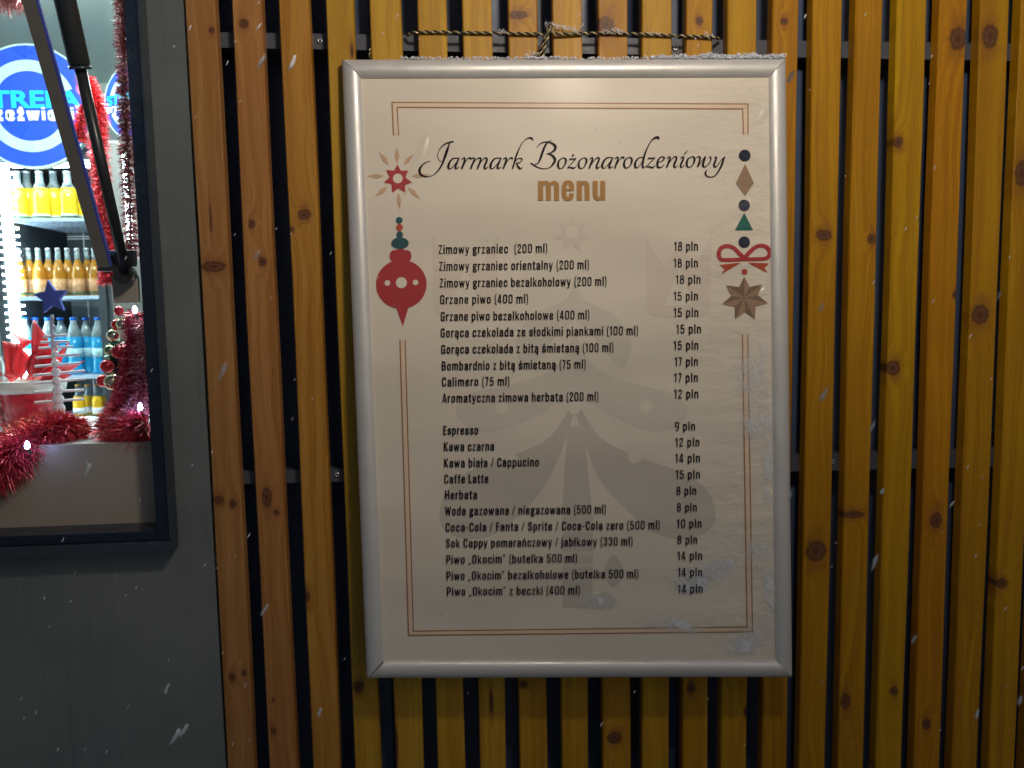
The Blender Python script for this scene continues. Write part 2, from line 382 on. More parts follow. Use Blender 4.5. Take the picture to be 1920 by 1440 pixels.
# ------------------------------------------------------------------ framed menu
A_top, A_bot = at(1050, 110, -.018), at(1050, 1272, -.060)
PN = Vector((0, -(A_top.z-A_bot.z), (A_bot.y-A_top.y)*-1)).normalized()
if PN.y > 0: PN = -PN
PO = A_top.copy()
def pp(x, y, off=0.0):                          # a point of the poster plane, off = metres in front of it
    d = ray(x, y); P0 = PO + PN*off
    return CAM + d*((P0-CAM).dot(PN)/d.dot(PN))
TL, TR, BR, BL = pp(640, 110), pp(1475, 109), pp(1487, 1271), pp(687, 1273)
menu = thing('menu_board', 'framed paper drinks menu in a silver snap frame hung on the slats', 'menu board', tuple((BL+BR)/2))
cen = (TL+TR+BR+BL)/4
def railprism(A, B, mat):
    """one mitred snap-frame profile from corner A to B; inward = towards the centre"""
    d = (B-A).normalized(); inn = PN.cross(d); 
    if inn.dot(cen-A) < 0: inn = -inn
    W_ = .0250; sec = [(0, -.014), (0, -.0035), (.0006, -.0020), (.0030, .0004), (.0070, .0024), (.0110, .0034), (.0150, .0034), (.0185, .0024), (.0215, .0008), (.0234, -.0008), (.0242, -.0020), (.0250, -.0030), (.0250, -.014)]
    v = []
    for P_, s_ in ((A, 1), (B, -1)):
        for (u, h) in sec: v.append(P_ + inn*u + d*(u*s_) + PN*h)
    n = len(sec); f = [(i, i+1, n+i+1, n+i) for i in range(n-1)] + [(n-1, 0, n, 2*n-1), tuple(range(n)), tuple(range(2*n-1, n-1, -1))]
    m = MB(); m.add(v, f); o = m.build('frame_rail', mat, menu, True)
    for e in o.data.edges: pass
    try: o.data.set_sharp_from_angle(angle=R(35))
    except Exception: pass
    return o
g = .0005
for a, b in ((TL, TR), (TR, BR), (BR, BL), (BL, TL)):
    d = (b-a).normalized(); railprism(a+d*g, b-d*g, M['alu'])
m = MB(); q = [TL, TR, BR, BL]; ins = [(p+(cen-p).normalized()*.006) for p in q]
m.add([p-PN*.0145 for p in ins]+[p-PN*.006 for p in ins], [(0,1,2,3),(7,6,5,4),(0,4,5,1),(1,5,6,2),(2,6,7,3),(3,7,4,0)])
m.build('backing_board', M['alu_dark'], menu)
m = MB(); nx, ny = 40, 56; v = []; f = []
ins = [(p+(cen-p).normalized()*.027) for p in q]
for j in range(ny+1):
    for i in range(nx+1):
        a = ins[0].lerp(ins[1], i/nx); b = ins[3].lerp(ins[2], i/nx); v.append(a.lerp(b, j/ny)-PN*.0042)
for j in range(ny):
    for i in range(nx):
        a = j*(nx+1)+i; f.append((a, a+nx+1, a+nx+2, a+1))
m.add(v, f); m.v = [p for p in m.v]
sheet_o = m.build('menu_sheet', M['paper'], menu)
LAY = [-.0040]
def nxt(): LAY[0] += .00003; return LAY[0]
def pmesh(name, polys, mat):
    """polys: lists of pixel points; each flat print area laid on the sheet"""
    o_ = nxt()
    for k, pl in enumerate(polys): mesh_obj(name, [pp(x, y, o_+(k % 5)*.000004) for x, y in pl], [tuple(range(len(pl)))], mat, sheet_o)
def circ(cx, cy, r, ry=None, n=40): ry = ry or r; return [(cx+r*math.cos(2*math.pi*k/n), cy+ry*math.sin(2*math.pi*k/n)) for k in range(n)]
def cr_spline(pts, sub=6):
    out = []; n = len(pts)
    for i in range(n-1):
        p0, p1, p2, p3 = pts[max(i-1, 0)], pts[i], pts[i+1], pts[min(i+2, n-1)]
        for s_ in range(sub):
            t = s_/sub
            out.append(tuple(.5*((2*b)+(-a+c)*t+(2*a-5*b+4*c-d)*t*t+(-a+3*b-3*c+d)*t**3) for a, b, c, d in zip(p0, p1, p2, p3)))
    out.append(tuple(pts[-1])); return out
def strokes(name, sts, mat, ox, oy, s, sub=6, parent=None):
    v = []; f = []; o_ = nxt()
    for k, st in enumerate(sts):
        pts = cr_spline(st, sub) if len(st) > 2 else st
        off = o_ + (k % 7)*.000008; n = len(v)
        for i, (x, y, wd) in enumerate(pts):
            a = pts[max(i-1, 0)]; b = pts[min(i+1, len(pts)-1)]; dx, dy = b[0]-a[0], b[1]-a[1]; L_ = math.hypot(dx, dy) or 1
            wd = wd*1.06+1.6*s/8.727*(s < 10)
            nx_, ny_ = -dy/L_*wd/2, dx/L_*wd/2
            v += [pp(ox+(x+nx_)/s, oy+(y+ny_)/s, off), pp(ox+(x-nx_)/s, oy+(y-ny_)/s, off)]
        for i in range(len(pts)-1): f.append((n+2*i, n+2*i+1, n+2*i+3, n+2*i+2))
    return mesh_obj(name, v, f, mat, sheet_o)
def sh(st, dx, dy): return [[(x+dx, y+dy, w_) for x, y, w_ in s_] for s_ in st]

# pale background artwork: tree, two mugs, star
def bez(*p): return [(x, y) for x, y in cr_spline(list(p), 5)]
def star(cx, cy, ro, ri, n, rot=-90):
    return [(cx+(ro if k % 2 == 0 else ri)*math.cos(R(rot)+k*math.pi/n), cy+(ro if k % 2 == 0 else ri)*math.sin(R(rot)+k*math.pi/n)) for k in range(2*n)]
GH = [bez((1078,515),(1062,560),(1000,590),(968,640),(985,690),(1020,660),(1050,620),(1078,600)),
      bez((1078,515),(1094,560),(1150,590),(1184,640),(1168,690),(1135,660),(1106,620),(1078,600)),
      bez((1078,620),(1040,690),(960,720),(872,742),(858,780),(905,810),(985,790),(1040,760),(1078,745)),
      bez((1078,620),(1116,690),(1195,720),(1268,742),(1288,780),(1240,810),(1170,790),(1116,760),(1078,745))]
pmesh('tree_print', GH[:2], M['ghost']); pmesh('tree_print', GH[2:], M['ghost'])
GL = [bez((1076,750),(1030,820),(950,858),(868,890),(830,935),(828,985),(870,1010),(930,1000),(985,955),(1025,905),(1055,840),(1074,780)),
      bez((1080,750),(1126,820),(1200,858),(1290,890),(1335,935),(1337,985),(1290,1010),(1230,1000),(1175,955),(1130,905),(1100,840),(1082,780))]
pmesh('tree_print', GL, M['ghost2'])
pmesh('trunk_print', [[(1064,800),(1094,800),(1112,975),(1110,1140),(1056,1140),(1054,975)]], M['ghost2'])
pmesh('trunk_stripe_print', [[(1054,990+k*22),(1110,990+k*22),(1110,998+k*22),(1054,998+k*22)] for k in range(5)], M['ghost'])
for cx in (872, 1273):
    pmesh('mug_print', [bez((cx-62,440),(cx-60,520),(cx-58,575),(cx-40,592),(cx+40,592),(cx+58,575),(cx+60,520),(cx+62,440)) + [(cx+48,468),(cx+28,500),(cx+8,470),(cx-8,470),(cx-28,500),(cx-48,468)]], M['ghostp'])
    pmesh('mug_print', [[(cx-26,572),(cx,500),(cx+26,572)]], M['ghostl'])
pmesh('star_print', [star(1073,438,36,19,7)], M['ghostp']); pmesh('star_print', [circ(1073,434,12)], M['ghostl'])
pmesh('dot_print', [circ(941,766,12),circ(1077,765,12),circ(1211,763,12),circ(1190,857,13),circ(960,862,11)], M['ghostl'])
pmesh('gift_print', [bez((1130,1075),(1150,1040),(1170,1075),(1150,1100),(1130,1075)), bez((1100,1140),(1130,1110),(1155,1125),(1150,1140))], M['ghost2'])

# double border lines
def lineq(a, b, wd):
    dx, dy = b[0]-a[0], b[1]-a[1]; L_ = math.hypot(dx, dy); nx_, ny_ = -dy/L_*wd/2, dx/L_*wd/2
    return [(a[0]+nx_, a[1]+ny_), (b[0]+nx_, b[1]+ny_), (b[0]-nx_, b[1]-ny_), (a[0]-nx_, a[1]-ny_)]
top = [((734.5,192),(1403,195)),((744,201),(1393,204)),((735,191),(738,254)),((744.5,201),(747.5,254)),((1402.5,195),(1402.5,252)),((1392.5,204),(1394,252))]
bot = [((750,637),(766,1192)),((759.5,637),(775,1184)),((1392,627),(1401,1176)),((1402,627),(1411,1186)),((765,1191.5),(1411,1184.5)),((774,1183.5),(1402,1175.5))]
b_ = [lineq(a, b, 2.3) for a, b in top+bot]
pmesh('border_line_print', b_, M['line'])
bf = [[(736,193),(1402,196),(1393,203),(745,200)],[(736,193),(745,200),(747,253),(738,253)],[(1393,204),(1402,196),(1402,251),(1394,251)],
      [(751,638),(759,638),(774,1184),(766,1190)],[(1393,628),(1401,628),(1410,1184),(1401,1176)],[(766,1190),(774,1184),(1401,1177),(1410,1184)]]
LAY[0] -= .00008; pmesh('border_fill_print', bf, coated('pale_peach_print', (.82, .66, .50))); LAY[0] += .00008

# left motifs
pet = []
for k, (x0, y0, x1, y1) in enumerate([(744,275,745,306),(711,285,729,309),(688,330,719,330),(703,368,727,350),(750,392,747,362),(788,374,765,351),(806,327,771,330),(776,288,756,310)]):
    mx, my = x0*.42+x1*.58, y0*.42+y1*.58; dx, dy = x1-x0, y1-y0; L_ = math.hypot(dx, dy); nx_, ny_ = -dy/L_*4.6, dx/L_*4.6
    pet.append([(x0, y0), (mx+nx_, my+ny_), (x1, y1), (mx-nx_, my-ny_)])
pmesh('petal_print', pet, M['petal'])
def zs(pts): return [(680+x/11.517, 270+y/11.517) for x, y in pts]
pmesh('star_print', [zs([(750,435),(825,575),(985,570),(925,725),(1070,830),(915,885),(915,1050),(775,955),(635,1050),(620,865),(455,830),(580,720),(505,560),(680,575)])], M['red'])
pmesh('star_print', [circ(745.8, 334.5, 9.0)], M['ghostl'])
pmesh('bead_print', [circ(748.5,413,6.3), circ(749.5,440,6.3), circ(750,456,16.5,11)], M['teal'])
pmesh('bead_print', [circ(749,426.5,6.5)], M['orange'])
pmesh('bauble_print', [circ(739,480,8.5,11)+[], circ(763,480,8.5,11), circ(751,479,16,12)], M['red'])
pmesh('bauble_print', [circ(752.5,533,47.5,46,60)], M['red'])
pmesh('bauble_print', [[(743,576),(766,576),(755.3,612)]], M['red'])
pmesh('bauble_dot_print', [circ(752.7,530,10.3), circ(726.3,530.5,5.2), circ(779.2,529.5,5.2)], M['ghostl'])
# right motifs
pmesh('dot_print', [circ(1396.5,291.5,11), circ(1395.5,385,10.7), circ(1395.5,454,10.8)], M['inkblue'])
pmesh('diamond_print', [[(1397,307),(1413.5,343),(1397,367.5),(1380,343)]], M['tan'])
pmesh('triangle_print', [[(1395.5,399),(1412,431.5),(1378,431.5)]], M['green'])
bow = [[(555,375,62),(470,290,60),(380,205,56),(270,180,58),(180,220,62),(150,310,62),(180,385,56),(260,400,54),(400,398,54),(560,388,54)],
       [(555,375,62),(640,280,60),(730,200,56),(830,172,54),(920,205,60),(960,280,60),(935,350,56),(880,380,54),(740,388,54),(560,390,54)]]
strokes('bow_print', bow, M['red'], 1330, 440, 8.47)
def zb(pts): return [(1330+x/8.47, 440+y/8.47) for x, y in pts]
pmesh('ribbon_tail_print', [zb([(165,478),(505,443),(185,628),(245,548)]), zb([(610,443),(950,455),(875,530),(930,608)])], M['orange'])
pmesh('dot_print', [circ(1396,509.5,5.4)], M['orange'])
tips = [(555,665),(835,790),(930,1085),(725,1340),(410,1340),(200,1102),(268,805)]; inn = [(640,830),(775,965),(735,1140),(568,1225),(405,1140),(350,970),(475,830)]
cc = (560,1000); li_, dk_ = [], []
for k in range(7):
    li_.append(zb([tips[k], inn[k], cc])) if k in (0, 1, 2) else None
    dk_.append(zb([tips[k], inn[k], cc])) if k not in (0, 1, 2) else None
    (dk_ if k in (0, 1, 2) else li_).append(zb([tips[k], cc, inn[(k-1) % 7]]))
pmesh('straw_star_print', li_, M['tan']); pmesh('straw_star_print', dk_, M['brown'])

# title, traced pen strokes (units of an 8.73x enlargement)
a1 = [[(715,408,14),(660,403,10),(600,415,18),(550,475,30),(530,545,34),(550,578,14),(590,560,10),(640,500,8),(680,440,8)],
      [(705,405,14),(680,460,26),(650,530,30),(650,572,24),(680,565,12),(712,545,6)]]
r1 = [[(745,435,8),(775,405,16),(800,405,22),(795,450,28),(770,520,28),(750,580,26)], [(785,520,8),(820,450,10),(860,405,14),(892,405,28),(895,425,16)]]
tA = [[(240,456,6),(190,462,8),(110,510,18),(60,590,36),(75,670,34),(140,703,18),(210,703,8),(290,675,8),(360,610,18),(420,520,26),(465,410,34),(505,290,40),(540,190,20),(560,155,8)],
      [(615,132,22),(560,142,18),(480,170,16),(410,230,12),(365,310,8),(355,370,7),(375,430,7),(410,458,7),(440,458,6)]] + a1 + r1 + [
      [(895,425,6),(930,400,14),(955,410,22),(945,460,28),(918,520,28),(895,582,24)],
      [(930,510,8),(980,430,10),(1035,400,16),(1060,412,24),(1055,450,28),(1025,530,28),(1002,582,24)],
      [(1040,510,8),(1085,440,10),(1135,400,16),(1162,415,24),(1155,460,28),(1122,540,30),(1130,578,22),(1150,572,12),(1180,548,6)]] + sh(a1, 688, -1) + sh(r1, 680, -1) + [
      [(1915,110,18),(1895,80,26),(1860,70,18),(1800,95,10),(1730,170,12),(1680,270,20),(1640,370,28),(1610,480,26),(1580,578,24)],
      [(1620,470,8),(1660,420,10),(1710,405,14),(1735,420,18),(1725,450,14),(1690,478,10),(1640,482,8)],
      [(1640,478,14),(1660,520,24),(1690,565,28),(1720,572,14),(1750,550,6)]]
o1 = [[(655,400,10),(600,440,20),(580,500,32),(590,560,24),(625,572,12),(670,545,14),(702,480,28),(708,430,28),(685,402,16),(655,400,10)]]
z1 = [[(760,440,8),(775,415,14),(800,420,18),(850,415,16),(880,403,8)], [(875,410,10),(800,490,10),(735,562,10)], [(735,565,10),(780,555,14),(820,568,22),(855,560,14),(882,525,8)]]
n1 = [[(1090,430,8),(1120,400,14),(1145,405,22),(1135,450,28),(1108,520,28),(1090,575,24)],
      [(1120,520,8),(1170,440,10),(1225,395,16),(1252,410,24),(1240,460,28),(1210,530,30),(1220,570,22),(1240,562,12),(1272,535,6)]]
tB = [[(475,115,6),(430,130,10),(395,165,22),(355,230,34),(325,310,38),(295,400,34),(265,465,22),(235,498,12),(200,505,8)],
      [(130,488,20),(160,500,18),(220,540,16),(300,570,12),(380,575,8),(450,550,14),(505,490,32),(530,430,40),(505,380,32),(460,345,24),(395,332,10)],
      [(230,240,6),(260,195,10),(310,155,14),(370,140,16),(430,143,18),(490,165,26),(530,205,40),(535,250,36),(500,290,26),(450,320,12),(395,332,10)]] \
      + o1 + z1 + [[(813,376,20),(824,358,28),(838,342,16)]] + sh(o1, 337, 0) + n1 + sh(a1, 772, -10) + sh(r1, 760, -12) + sh(o1, 1080, -8)
tC = [[(410,395,14),(350,392,10),(300,430,22),(270,490,32),(275,550,28),(305,560,12),(350,520,10),(390,450,8)],
      [(660,100,14),(645,65,34),(600,70,28),(550,105,18),(500,180,14),(450,280,22),(415,390,30),(395,490,30),(395,550,26),(420,552,12),(445,530,6)]] + sh(z1, -283, -12) + [
      [(640,470,8),(690,462,10),(735,430,16),(745,395,20),(710,382,12),(665,410,20),(635,480,32),(640,545,28),(680,558,16),(720,535,10),(745,510,6)]] + sh(n1, -303, -15) + [
      [(1010,415,8),(1045,385,16),(1062,392,22),(1045,450,28),(1015,520,28),(1020,552,22),(1045,545,12),(1080,515,6)], [(1075,345,14),(1100,310,12),(1128,280,6)]] + sh(o1, 535, -20) + [
      [(1275,400,8),(1310,380,18),(1335,400,24),(1320,460,26),(1290,550,20)],
      [(1300,545,8),(1350,470,10),(1400,400,12),(1420,380,18),(1400,440,28),(1380,510,30),(1395,545,24),(1430,540,12),(1480,490,14),(1510,430,16),(1505,390,20),(1480,395,16)],
      [(1560,410,8),(1590,385,16),(1600,400,22),(1580,460,28),(1560,520,30),(1580,548,20),(1620,520,10),(1670,450,10),(1710,400,10)],
      [(1742,375,12),(1715,430,28),(1685,520,30),(1640,610,22),(1580,690,14),(1510,715,10),(1450,700,16),(1418,660,26),(1430,620,20),(1450,605,8)]]
S = 8.727
strokes('title_lettering', tA, M['ink'], 780, 250, S); strokes('title_lettering', tB, M['ink'], 980, 250, S); strokes('title_lettering', tC, M['ink'], 1160, 250, S)
mn = [[(175,245,116),(177,712,116)], [(225,345,60),(255,300,80),(310,285,84),(352,320,106),(365,390,110),(366,712,110)],
      [(415,345,60),(450,300,80),(505,285,84),(548,320,106),(560,390,110),(560,712,110)],
      [(800,458,48),(975,458,48)],
      [(918,470,112),(920,400,112),(912,330,108),(880,285,92),(830,275,82),(780,295,96),(750,345,108),(742,420,112),(742,540,112),(750,610,108),(780,655,96),(830,678,82),(885,660,92),(912,610,108),(920,540,112)],
      [(1107,245,116),(1107,708,116)], [(1155,345,60),(1190,300,80),(1235,285,84),(1280,320,106),(1292,390,110),(1293,706,110)],
      [(1485,245,112),(1487,520,112),(1492,600,108),(1520,660,90),(1560,672,78),(1600,650,70),(1625,610,60)], [(1668,245,112),(1668,705,112)]]
strokes('heading_lettering', mn, M['gold'], 1000, 320, 12.8, 5)

# menu lines, set in the built-in face, narrowed
def text_mesh(body, bold=.012, res=2, spacing=1.0):
    cu = bpy.data.curves.new('txt', 'FONT'); cu.body = body; cu.offset = bold; cu.resolution_u = res; cu.space_character = spacing
    o = bpy.data.objects.new('txt', cu); C.objects.link(o)
    dg = bpy.context.evaluated_depsgraph_get(); me = bpy.data.meshes.new_from_object(o.evaluated_get(dg))
    vs = [tuple(q.co) for q in me.vertices]; fs = [tuple(p.vertices) for p in me.polygons]
    bpy.data.objects.remove(o); bpy.data.curves.remove(cu); bpy.data.meshes.remove(me)
    return vs, fs
capv, _ = text_mesh('H', .012); CAP = max(q[1] for q in capv)

def rnd_path(pts, rad=.11, closed=False):
    out = []; n = len(pts)
    for i, p in enumerate(pts):
        if not closed and i in (0, n-1): out.append(p); continue
        a, b = pts[i-1], pts[(i+1) % n]
        la, lb = math.dist(a, p), math.dist(b, p); r_ = min(rad, la*.5, lb*.5)
        A = (p[0]+(a[0]-p[0])*r_/la, p[1]+(a[1]-p[1])*r_/la); B = (p[0]+(b[0]-p[0])*r_/lb, p[1]+(b[1]-p[1])*r_/lb)
        for k in range(5):
            t = k/4; out.append(tuple((1-t)**2*u+2*t*(1-t)*v+t*t*w_ for u, v, w_ in zip(A, p, B)))
    if closed: out.append(out[0])
    return out
x0_, x1_, b0_, t0_, xc_ = .08, .33, .075, .665, .36
Rp = lambda *p: ('r', p); Cp = lambda *p: ('c', p); Lp = lambda *p: ('l', p)
obx = Cp((x0_,t0_),(x1_,t0_),(x1_,b0_),(x0_,b0_)); OBX = Cp((x0_,.925),(xc_,.925),(xc_,b0_),(x0_,b0_)); stm = Lp((x0_,0),(x0_,.74)); STM = Lp((x0_,0),(x0_,1))
G = {
 'a': (.41,[Rp((x0_,.50),(x0_,t0_),(x1_,t0_),(x1_,.30)),Lp((x1_,.35),(x1_,0)),Rp((x1_,.42),(x0_,.37),(x0_,b0_),(.25,b0_),(x1_,.16))]),
 'b': (.41,[STM,Rp((x0_,t0_),(x1_,t0_),(x1_,b0_),(x0_,b0_))]), 'c': (.40,[Rp((x1_,.46),(x1_,t0_),(x0_,t0_),(x0_,b0_),(x1_,b0_),(x1_,.28))]),
 'd': (.41,[Lp((x1_,0),(x1_,1)),Rp((x1_,t0_),(x0_,t0_),(x0_,b0_),(x1_,b0_))]), 'e': (.40,[Rp((x0_,.37),(x1_,.37),(x1_,t0_),(x0_,t0_),(x0_,b0_),(x1_,b0_),(x1_,.24))]),
 'f': (.27,[Rp((.28,.93),(.13,.93),(.13,.3)),Lp((.13,.5),(.13,0)),Lp((.0,.68),(.27,.68))]),
 'g': (.41,[Cp((x0_,t0_),(.31,t0_),(.31,.33),(x0_,.33)),Cp((.07,.12),(.34,.12),(.34,-.17),(.07,-.17)),Lp((.10,.30),(.09,.12)),Lp((.28,.62),(.40,.70))]),
 'h': (.41,[STM,Rp((x0_,t0_),(x1_,t0_),(x1_,.2)),Lp((x1_,.3),(x1_,0))]), 'i': (.16,[stm,Lp((x0_,.85),(x0_,1))]),
 'j': (.16,[Rp((x0_,.74),(x0_,-.15),(-.06,-.15)),Lp((x0_,.85),(x0_,1))]), 'k': (.39,[STM,Lp((.34,.74),(.12,.30)),Lp((.17,.42),(.35,0))]), 'l': (.16,[STM]),
 'ł': (.17,[STM,Lp((-.04,.42),(.20,.60))]), 'm': (.63,[stm,Rp((x0_,t0_),(.315,t0_),(.315,.2)),Lp((.315,.3),(.315,0)),Rp((.315,t0_),(.55,t0_),(.55,.2)),Lp((.55,.3),(.55,0))]),
 'n': (.41,[stm,Rp((x0_,t0_),(x1_,t0_),(x1_,.2)),Lp((x1_,.3),(x1_,0))]), 'o': (.41,[obx]), 'p': (.41,[Lp((x0_,-.22),(x0_,.74)),Rp((x0_,t0_),(x1_,t0_),(x1_,b0_),(x0_,b0_))]),
 'r': (.28,[stm,Rp((x0_,.52),(.14,.64),(.28,.665))]), 's': (.39,[Rp((x1_,.50),(x1_,t0_),(x0_,t0_),(x0_,.43),(x1_,.31),(x1_,b0_),(x0_,b0_),(x0_,.24))]),
 't': (.27,[Rp((.13,.93),(.13,b0_),(.27,b0_)),Lp((.0,.68),(.27,.68))]), 'u': (.41,[Rp((x0_,.74),(x0_,b0_),(.28,b0_),(x1_,.14)),Lp((x1_,0),(x1_,.74))]),
 'w': (.56,[Lp((.05,.74),(.165,0)),Lp((.165,0),(.28,.72)),Lp((.28,.72),(.395,0)),Lp((.395,0),(.51,.74))]), 'y': (.38,[Lp((.05,.74),(.19,.02)),Rp((.33,.74),(.17,-.17),(.02,-.17))]),
 'z': (.34,[Lp((.02,t0_),(.32,t0_)),Lp((.28,t0_),(.06,b0_)),Lp((.02,b0_),(.33,b0_))]),
 'A': (.43,[Lp((.05,0),(.20,1)),Lp((.23,1),(.38,0)),Lp((.10,.27),(.33,.27))]), 'B': (.44,[STM,Rp((x0_,.925),(.345,.925),(.345,.53),(x0_,.53)),Rp((x0_,.53),(xc_,.53),(xc_,b0_),(x0_,b0_))]),
 'C': (.43,[Rp((xc_,.66),(xc_,.925),(x0_,.925),(x0_,b0_),(xc_,b0_),(xc_,.34))]), 'E': (.35,[STM,Lp((x0_,.925),(.33,.925)),Lp((x0_,.52),(.30,.52)),Lp((x0_,b0_),(.33,b0_))]),
 'F': (.34,[STM,Lp((x0_,.925),(.33,.925)),Lp((x0_,.50),(.30,.50))]), 'G': (.44,[Rp((xc_,.68),(xc_,.925),(x0_,.925),(x0_,b0_),(.30,b0_),(xc_,.2)),Lp((xc_,0),(xc_,.50)),Lp((.22,.46),(xc_+.07,.46))]),
 'H': (.46,[STM,Lp((.38,0),(.38,1)),Lp((x0_,.52),(.38,.52))]), 'K': (.44,[STM,Lp((.38,1),(.12,.44)),Lp((.17,.54),(.39,0))]), 'L': (.33,[STM,Lp((x0_,b0_),(.32,b0_))]),
 'O': (.44,[OBX]), 'P': (.42,[STM,Rp((x0_,.925),(xc_,.925),(xc_,.44),(x0_,.44))]), 'S': (.42,[Rp((.34,.68),(.34,.925),(x0_,.925),(x0_,.60),(.34,.42),(.34,b0_),(x0_,b0_),(x0_,.30))]),
 'W': (.60,[Lp((.05,1),(.17,0)),Lp((.17,0),(.30,.92)),Lp((.30,.92),(.43,0)),Lp((.43,0),(.55,1))]), 'Z': (.38,[Lp((.03,.925),(.35,.925)),Lp((.30,.925),(.08,b0_)),Lp((.03,b0_),(.36,b0_))]),
 '0': (.43,[OBX]), '1': (.27,[Lp((.17,0),(.17,1)),Lp((.02,.80),(.16,.90))]), '2': (.40,[Rp((x0_,.66),(x0_,.925),(.33,.925),(.33,.64),(x0_,.18),(x0_,.08)),Lp((.03,b0_),(.37,b0_))]),
 '3': (.41,[Rp((x0_,.70),(x0_,.925),(.33,.925),(.33,.53),(.17,.53)),Rp((.17,.53),(.33,.53),(.33,b0_),(x0_,b0_),(x0_,.28))]), '4': (.42,[Lp((.27,0),(.27,1)),Lp((.24,1),(.05,.26)),Lp((.02,.25),(.40,.25))]),
 '5': (.42,[Lp((.08,.925),(.36,.925)),Lp((.09,.925),(.09,.48)),Rp((.09,.53),(.34,.60),(.34,b0_),(x0_,b0_),(x0_,.26))]), '7': (.35,[Lp((.02,.925),(.33,.925)),Lp((.28,.925),(.13,0))]),
 '8': (.43,[Cp((.10,.925),(.33,.925),(.33,.55),(.10,.55)),Cp((x0_,.53),(.35,.53),(.35,b0_),(x0_,b0_))]), '9': (.42,[Cp((x0_,.925),(.35,.925),(.35,.43),(x0_,.43)),Rp((.35,.7),(.35,b0_),(.10,b0_))]),
 '(': (.20,[Rp((.19,1.04),(.08,.85),(.08,.02),(.19,-.18))]), ')': (.20,[Rp((.0,1.04),(.11,.85),(.11,.02),(.0,-.18))]), '/': (.26,[Lp((.02,-.02),(.23,1))]), '-': (.24,[Lp((.02,.42),(.22,.42))]),
 '„': (.26,[Lp((.07,.10),(.03,-.13)),Lp((.19,.10),(.15,-.13))]), '”': (.26,[Lp((.07,1),(.03,.76)),Lp((.19,1),(.15,.76))]), ' ': (.16,[]),
}
G['ą'] = (.41, G['a'][1]+[Rp((.33,.02),(.24,-.17),(.36,-.19))]); G['ź'] = (.34, G['z'][1]+[Lp((.15,.82),(.24,1.0))]); G['ś'] = (.39, G['s'][1]+[Lp((.17,.80),(.27,1.0))]); G['ń'] = (.41, G['n'][1]+[Lp((.17,.80),(.27,1.0))])
def put_text(name, body, x0, x1, yb, cap, slope, mat):
    pen = 0.0; items = []
    for ch in body:
        wd, st = G[ch]; thin = .135 if ch in 'wWyAZzk/' else (.145 if ch in '0123456789' else .165)
        if ch in '()/-„”': thin = .11
        for kind, pts in st:
            pts = rnd_path(list(pts), .13, kind == 'c') if kind != 'l' else list(pts)
            items.append(([(x+pen, y) for x, y in pts], thin, kind == 'c'))
        pen += wd+.085
    tot = pen-.085; o_ = nxt(); sx = (x1-x0)/tot
    v = []; f = []
    def P2(x, y, off): return pp(x0+x*sx, yb-y*cap+slope*x*sx, off)
    for k, (pts, th, cl) in enumerate(items):
        n = len(v); off = o_+(k % 5)*.000005; m_ = len(pts)
        for i, (x, y) in enumerate(pts):
            a = pts[i-1] if i > 0 else (pts[-2] if cl else pts[0]); b = pts[i+1] if i < m_-1 else (pts[1] if cl else pts[-1])
            dx, dy = b[0]-a[0], b[1]-a[1]; L_ = math.hypot(dx, dy) or 1
            nx_ = -dy/L_*th/2*(17.0/ max(4, sx))/(17.0/max(4, sx)); ny_ = dx/L_*th/2
            kx = cap/sx                                   # keep the pen even although the line is fitted to its width
            v += [P2(x+nx_*kx*.82, y+ny_*.82, off), P2(x-nx_*kx*.82, y-ny_*.82, off)]
        for i in range(m_-1): f.append((n+2*i, n+2*i+1, n+2*i+3, n+2*i+2))
    return mesh_obj(name, v, f, mat, sheet_o)
rows = [("Zimowy grzaniec  (200 ml)",822,1027,468,"18 pln",1264,1309,462),("Zimowy grzaniec orientalny (200 ml)",823,1105,499.5,"18 pln",1263,1309,493.5),
 ("Zimowy grzaniec bezalkoholowy (200 ml)",824,1138,531,"18 pln",1267,1314,524.5),("Grzane piwo (400 ml)",825,991,562,"15 pln",1263,1309,555.5),
 ("Grzane piwo bezalkoholowe (400 ml)",826,1106,593.5,"15 pln",1263,1310,586),("Gorąca czekolada ze słodkimi piankami (100 ml)",826,1197,624,"15 pln",1268,1315,617),
 ("Gorąca czekolada z bitą śmietaną (100 ml)",827,1151,655,"15 pln",1263,1310,647.5),("Bombardnio z bitą śmietaną (75 ml)",828,1099,686,"17 pln",1265,1309,678),
 ("Calimero (75 ml)",828.5,956,716,"17 pln",1264,1309,708),("Aromatyczna zimowa herbata (200 ml)",829.5,1123,746.5,"12 pln",1264,1310,738.5),
 ("Espresso",831,897,807,"9 pln",1265,1304,799),("Kawa czarna",832,927,837.5,"12 pln",1266,1312,829),("Kawa biała / Cappucino",832.5,1011,868,"14 pln",1266,1313,859),
 ("Caffe Latte",833,916,898,"15 pln",1267,1313,889.5),("Herbata",834,895,928,"8 pln",1268,1306,920),("Woda gazowana / niegazowana (500 ml)",834.5,1137,958,"8 pln",1269,1307,951),
 ("Coca-Cola / Fanta / Sprite / Coca-Cola zero (500 ml)",835.5,1238,988.5,"10 pln",1269,1316,981.5),("Sok Cappy pomarańczowy / jabłkowy (330 ml)",836,1187,1018.5,"8 pln",1270,1308,1012),
 ("Piwo „Okocim” (butelka 500 ml)",836.5,1083,1049,"14 pln",1270,1317,1042),("Piwo „Okocim” bezalkoholowe (butelka 500 ml)",837,1198,1079.5,"14 pln",1271,1317,1073),
 ("Piwo „Okocim” z beczki (400 ml)",837.5,1088,1109,"14 pln",1271,1318,1104)]
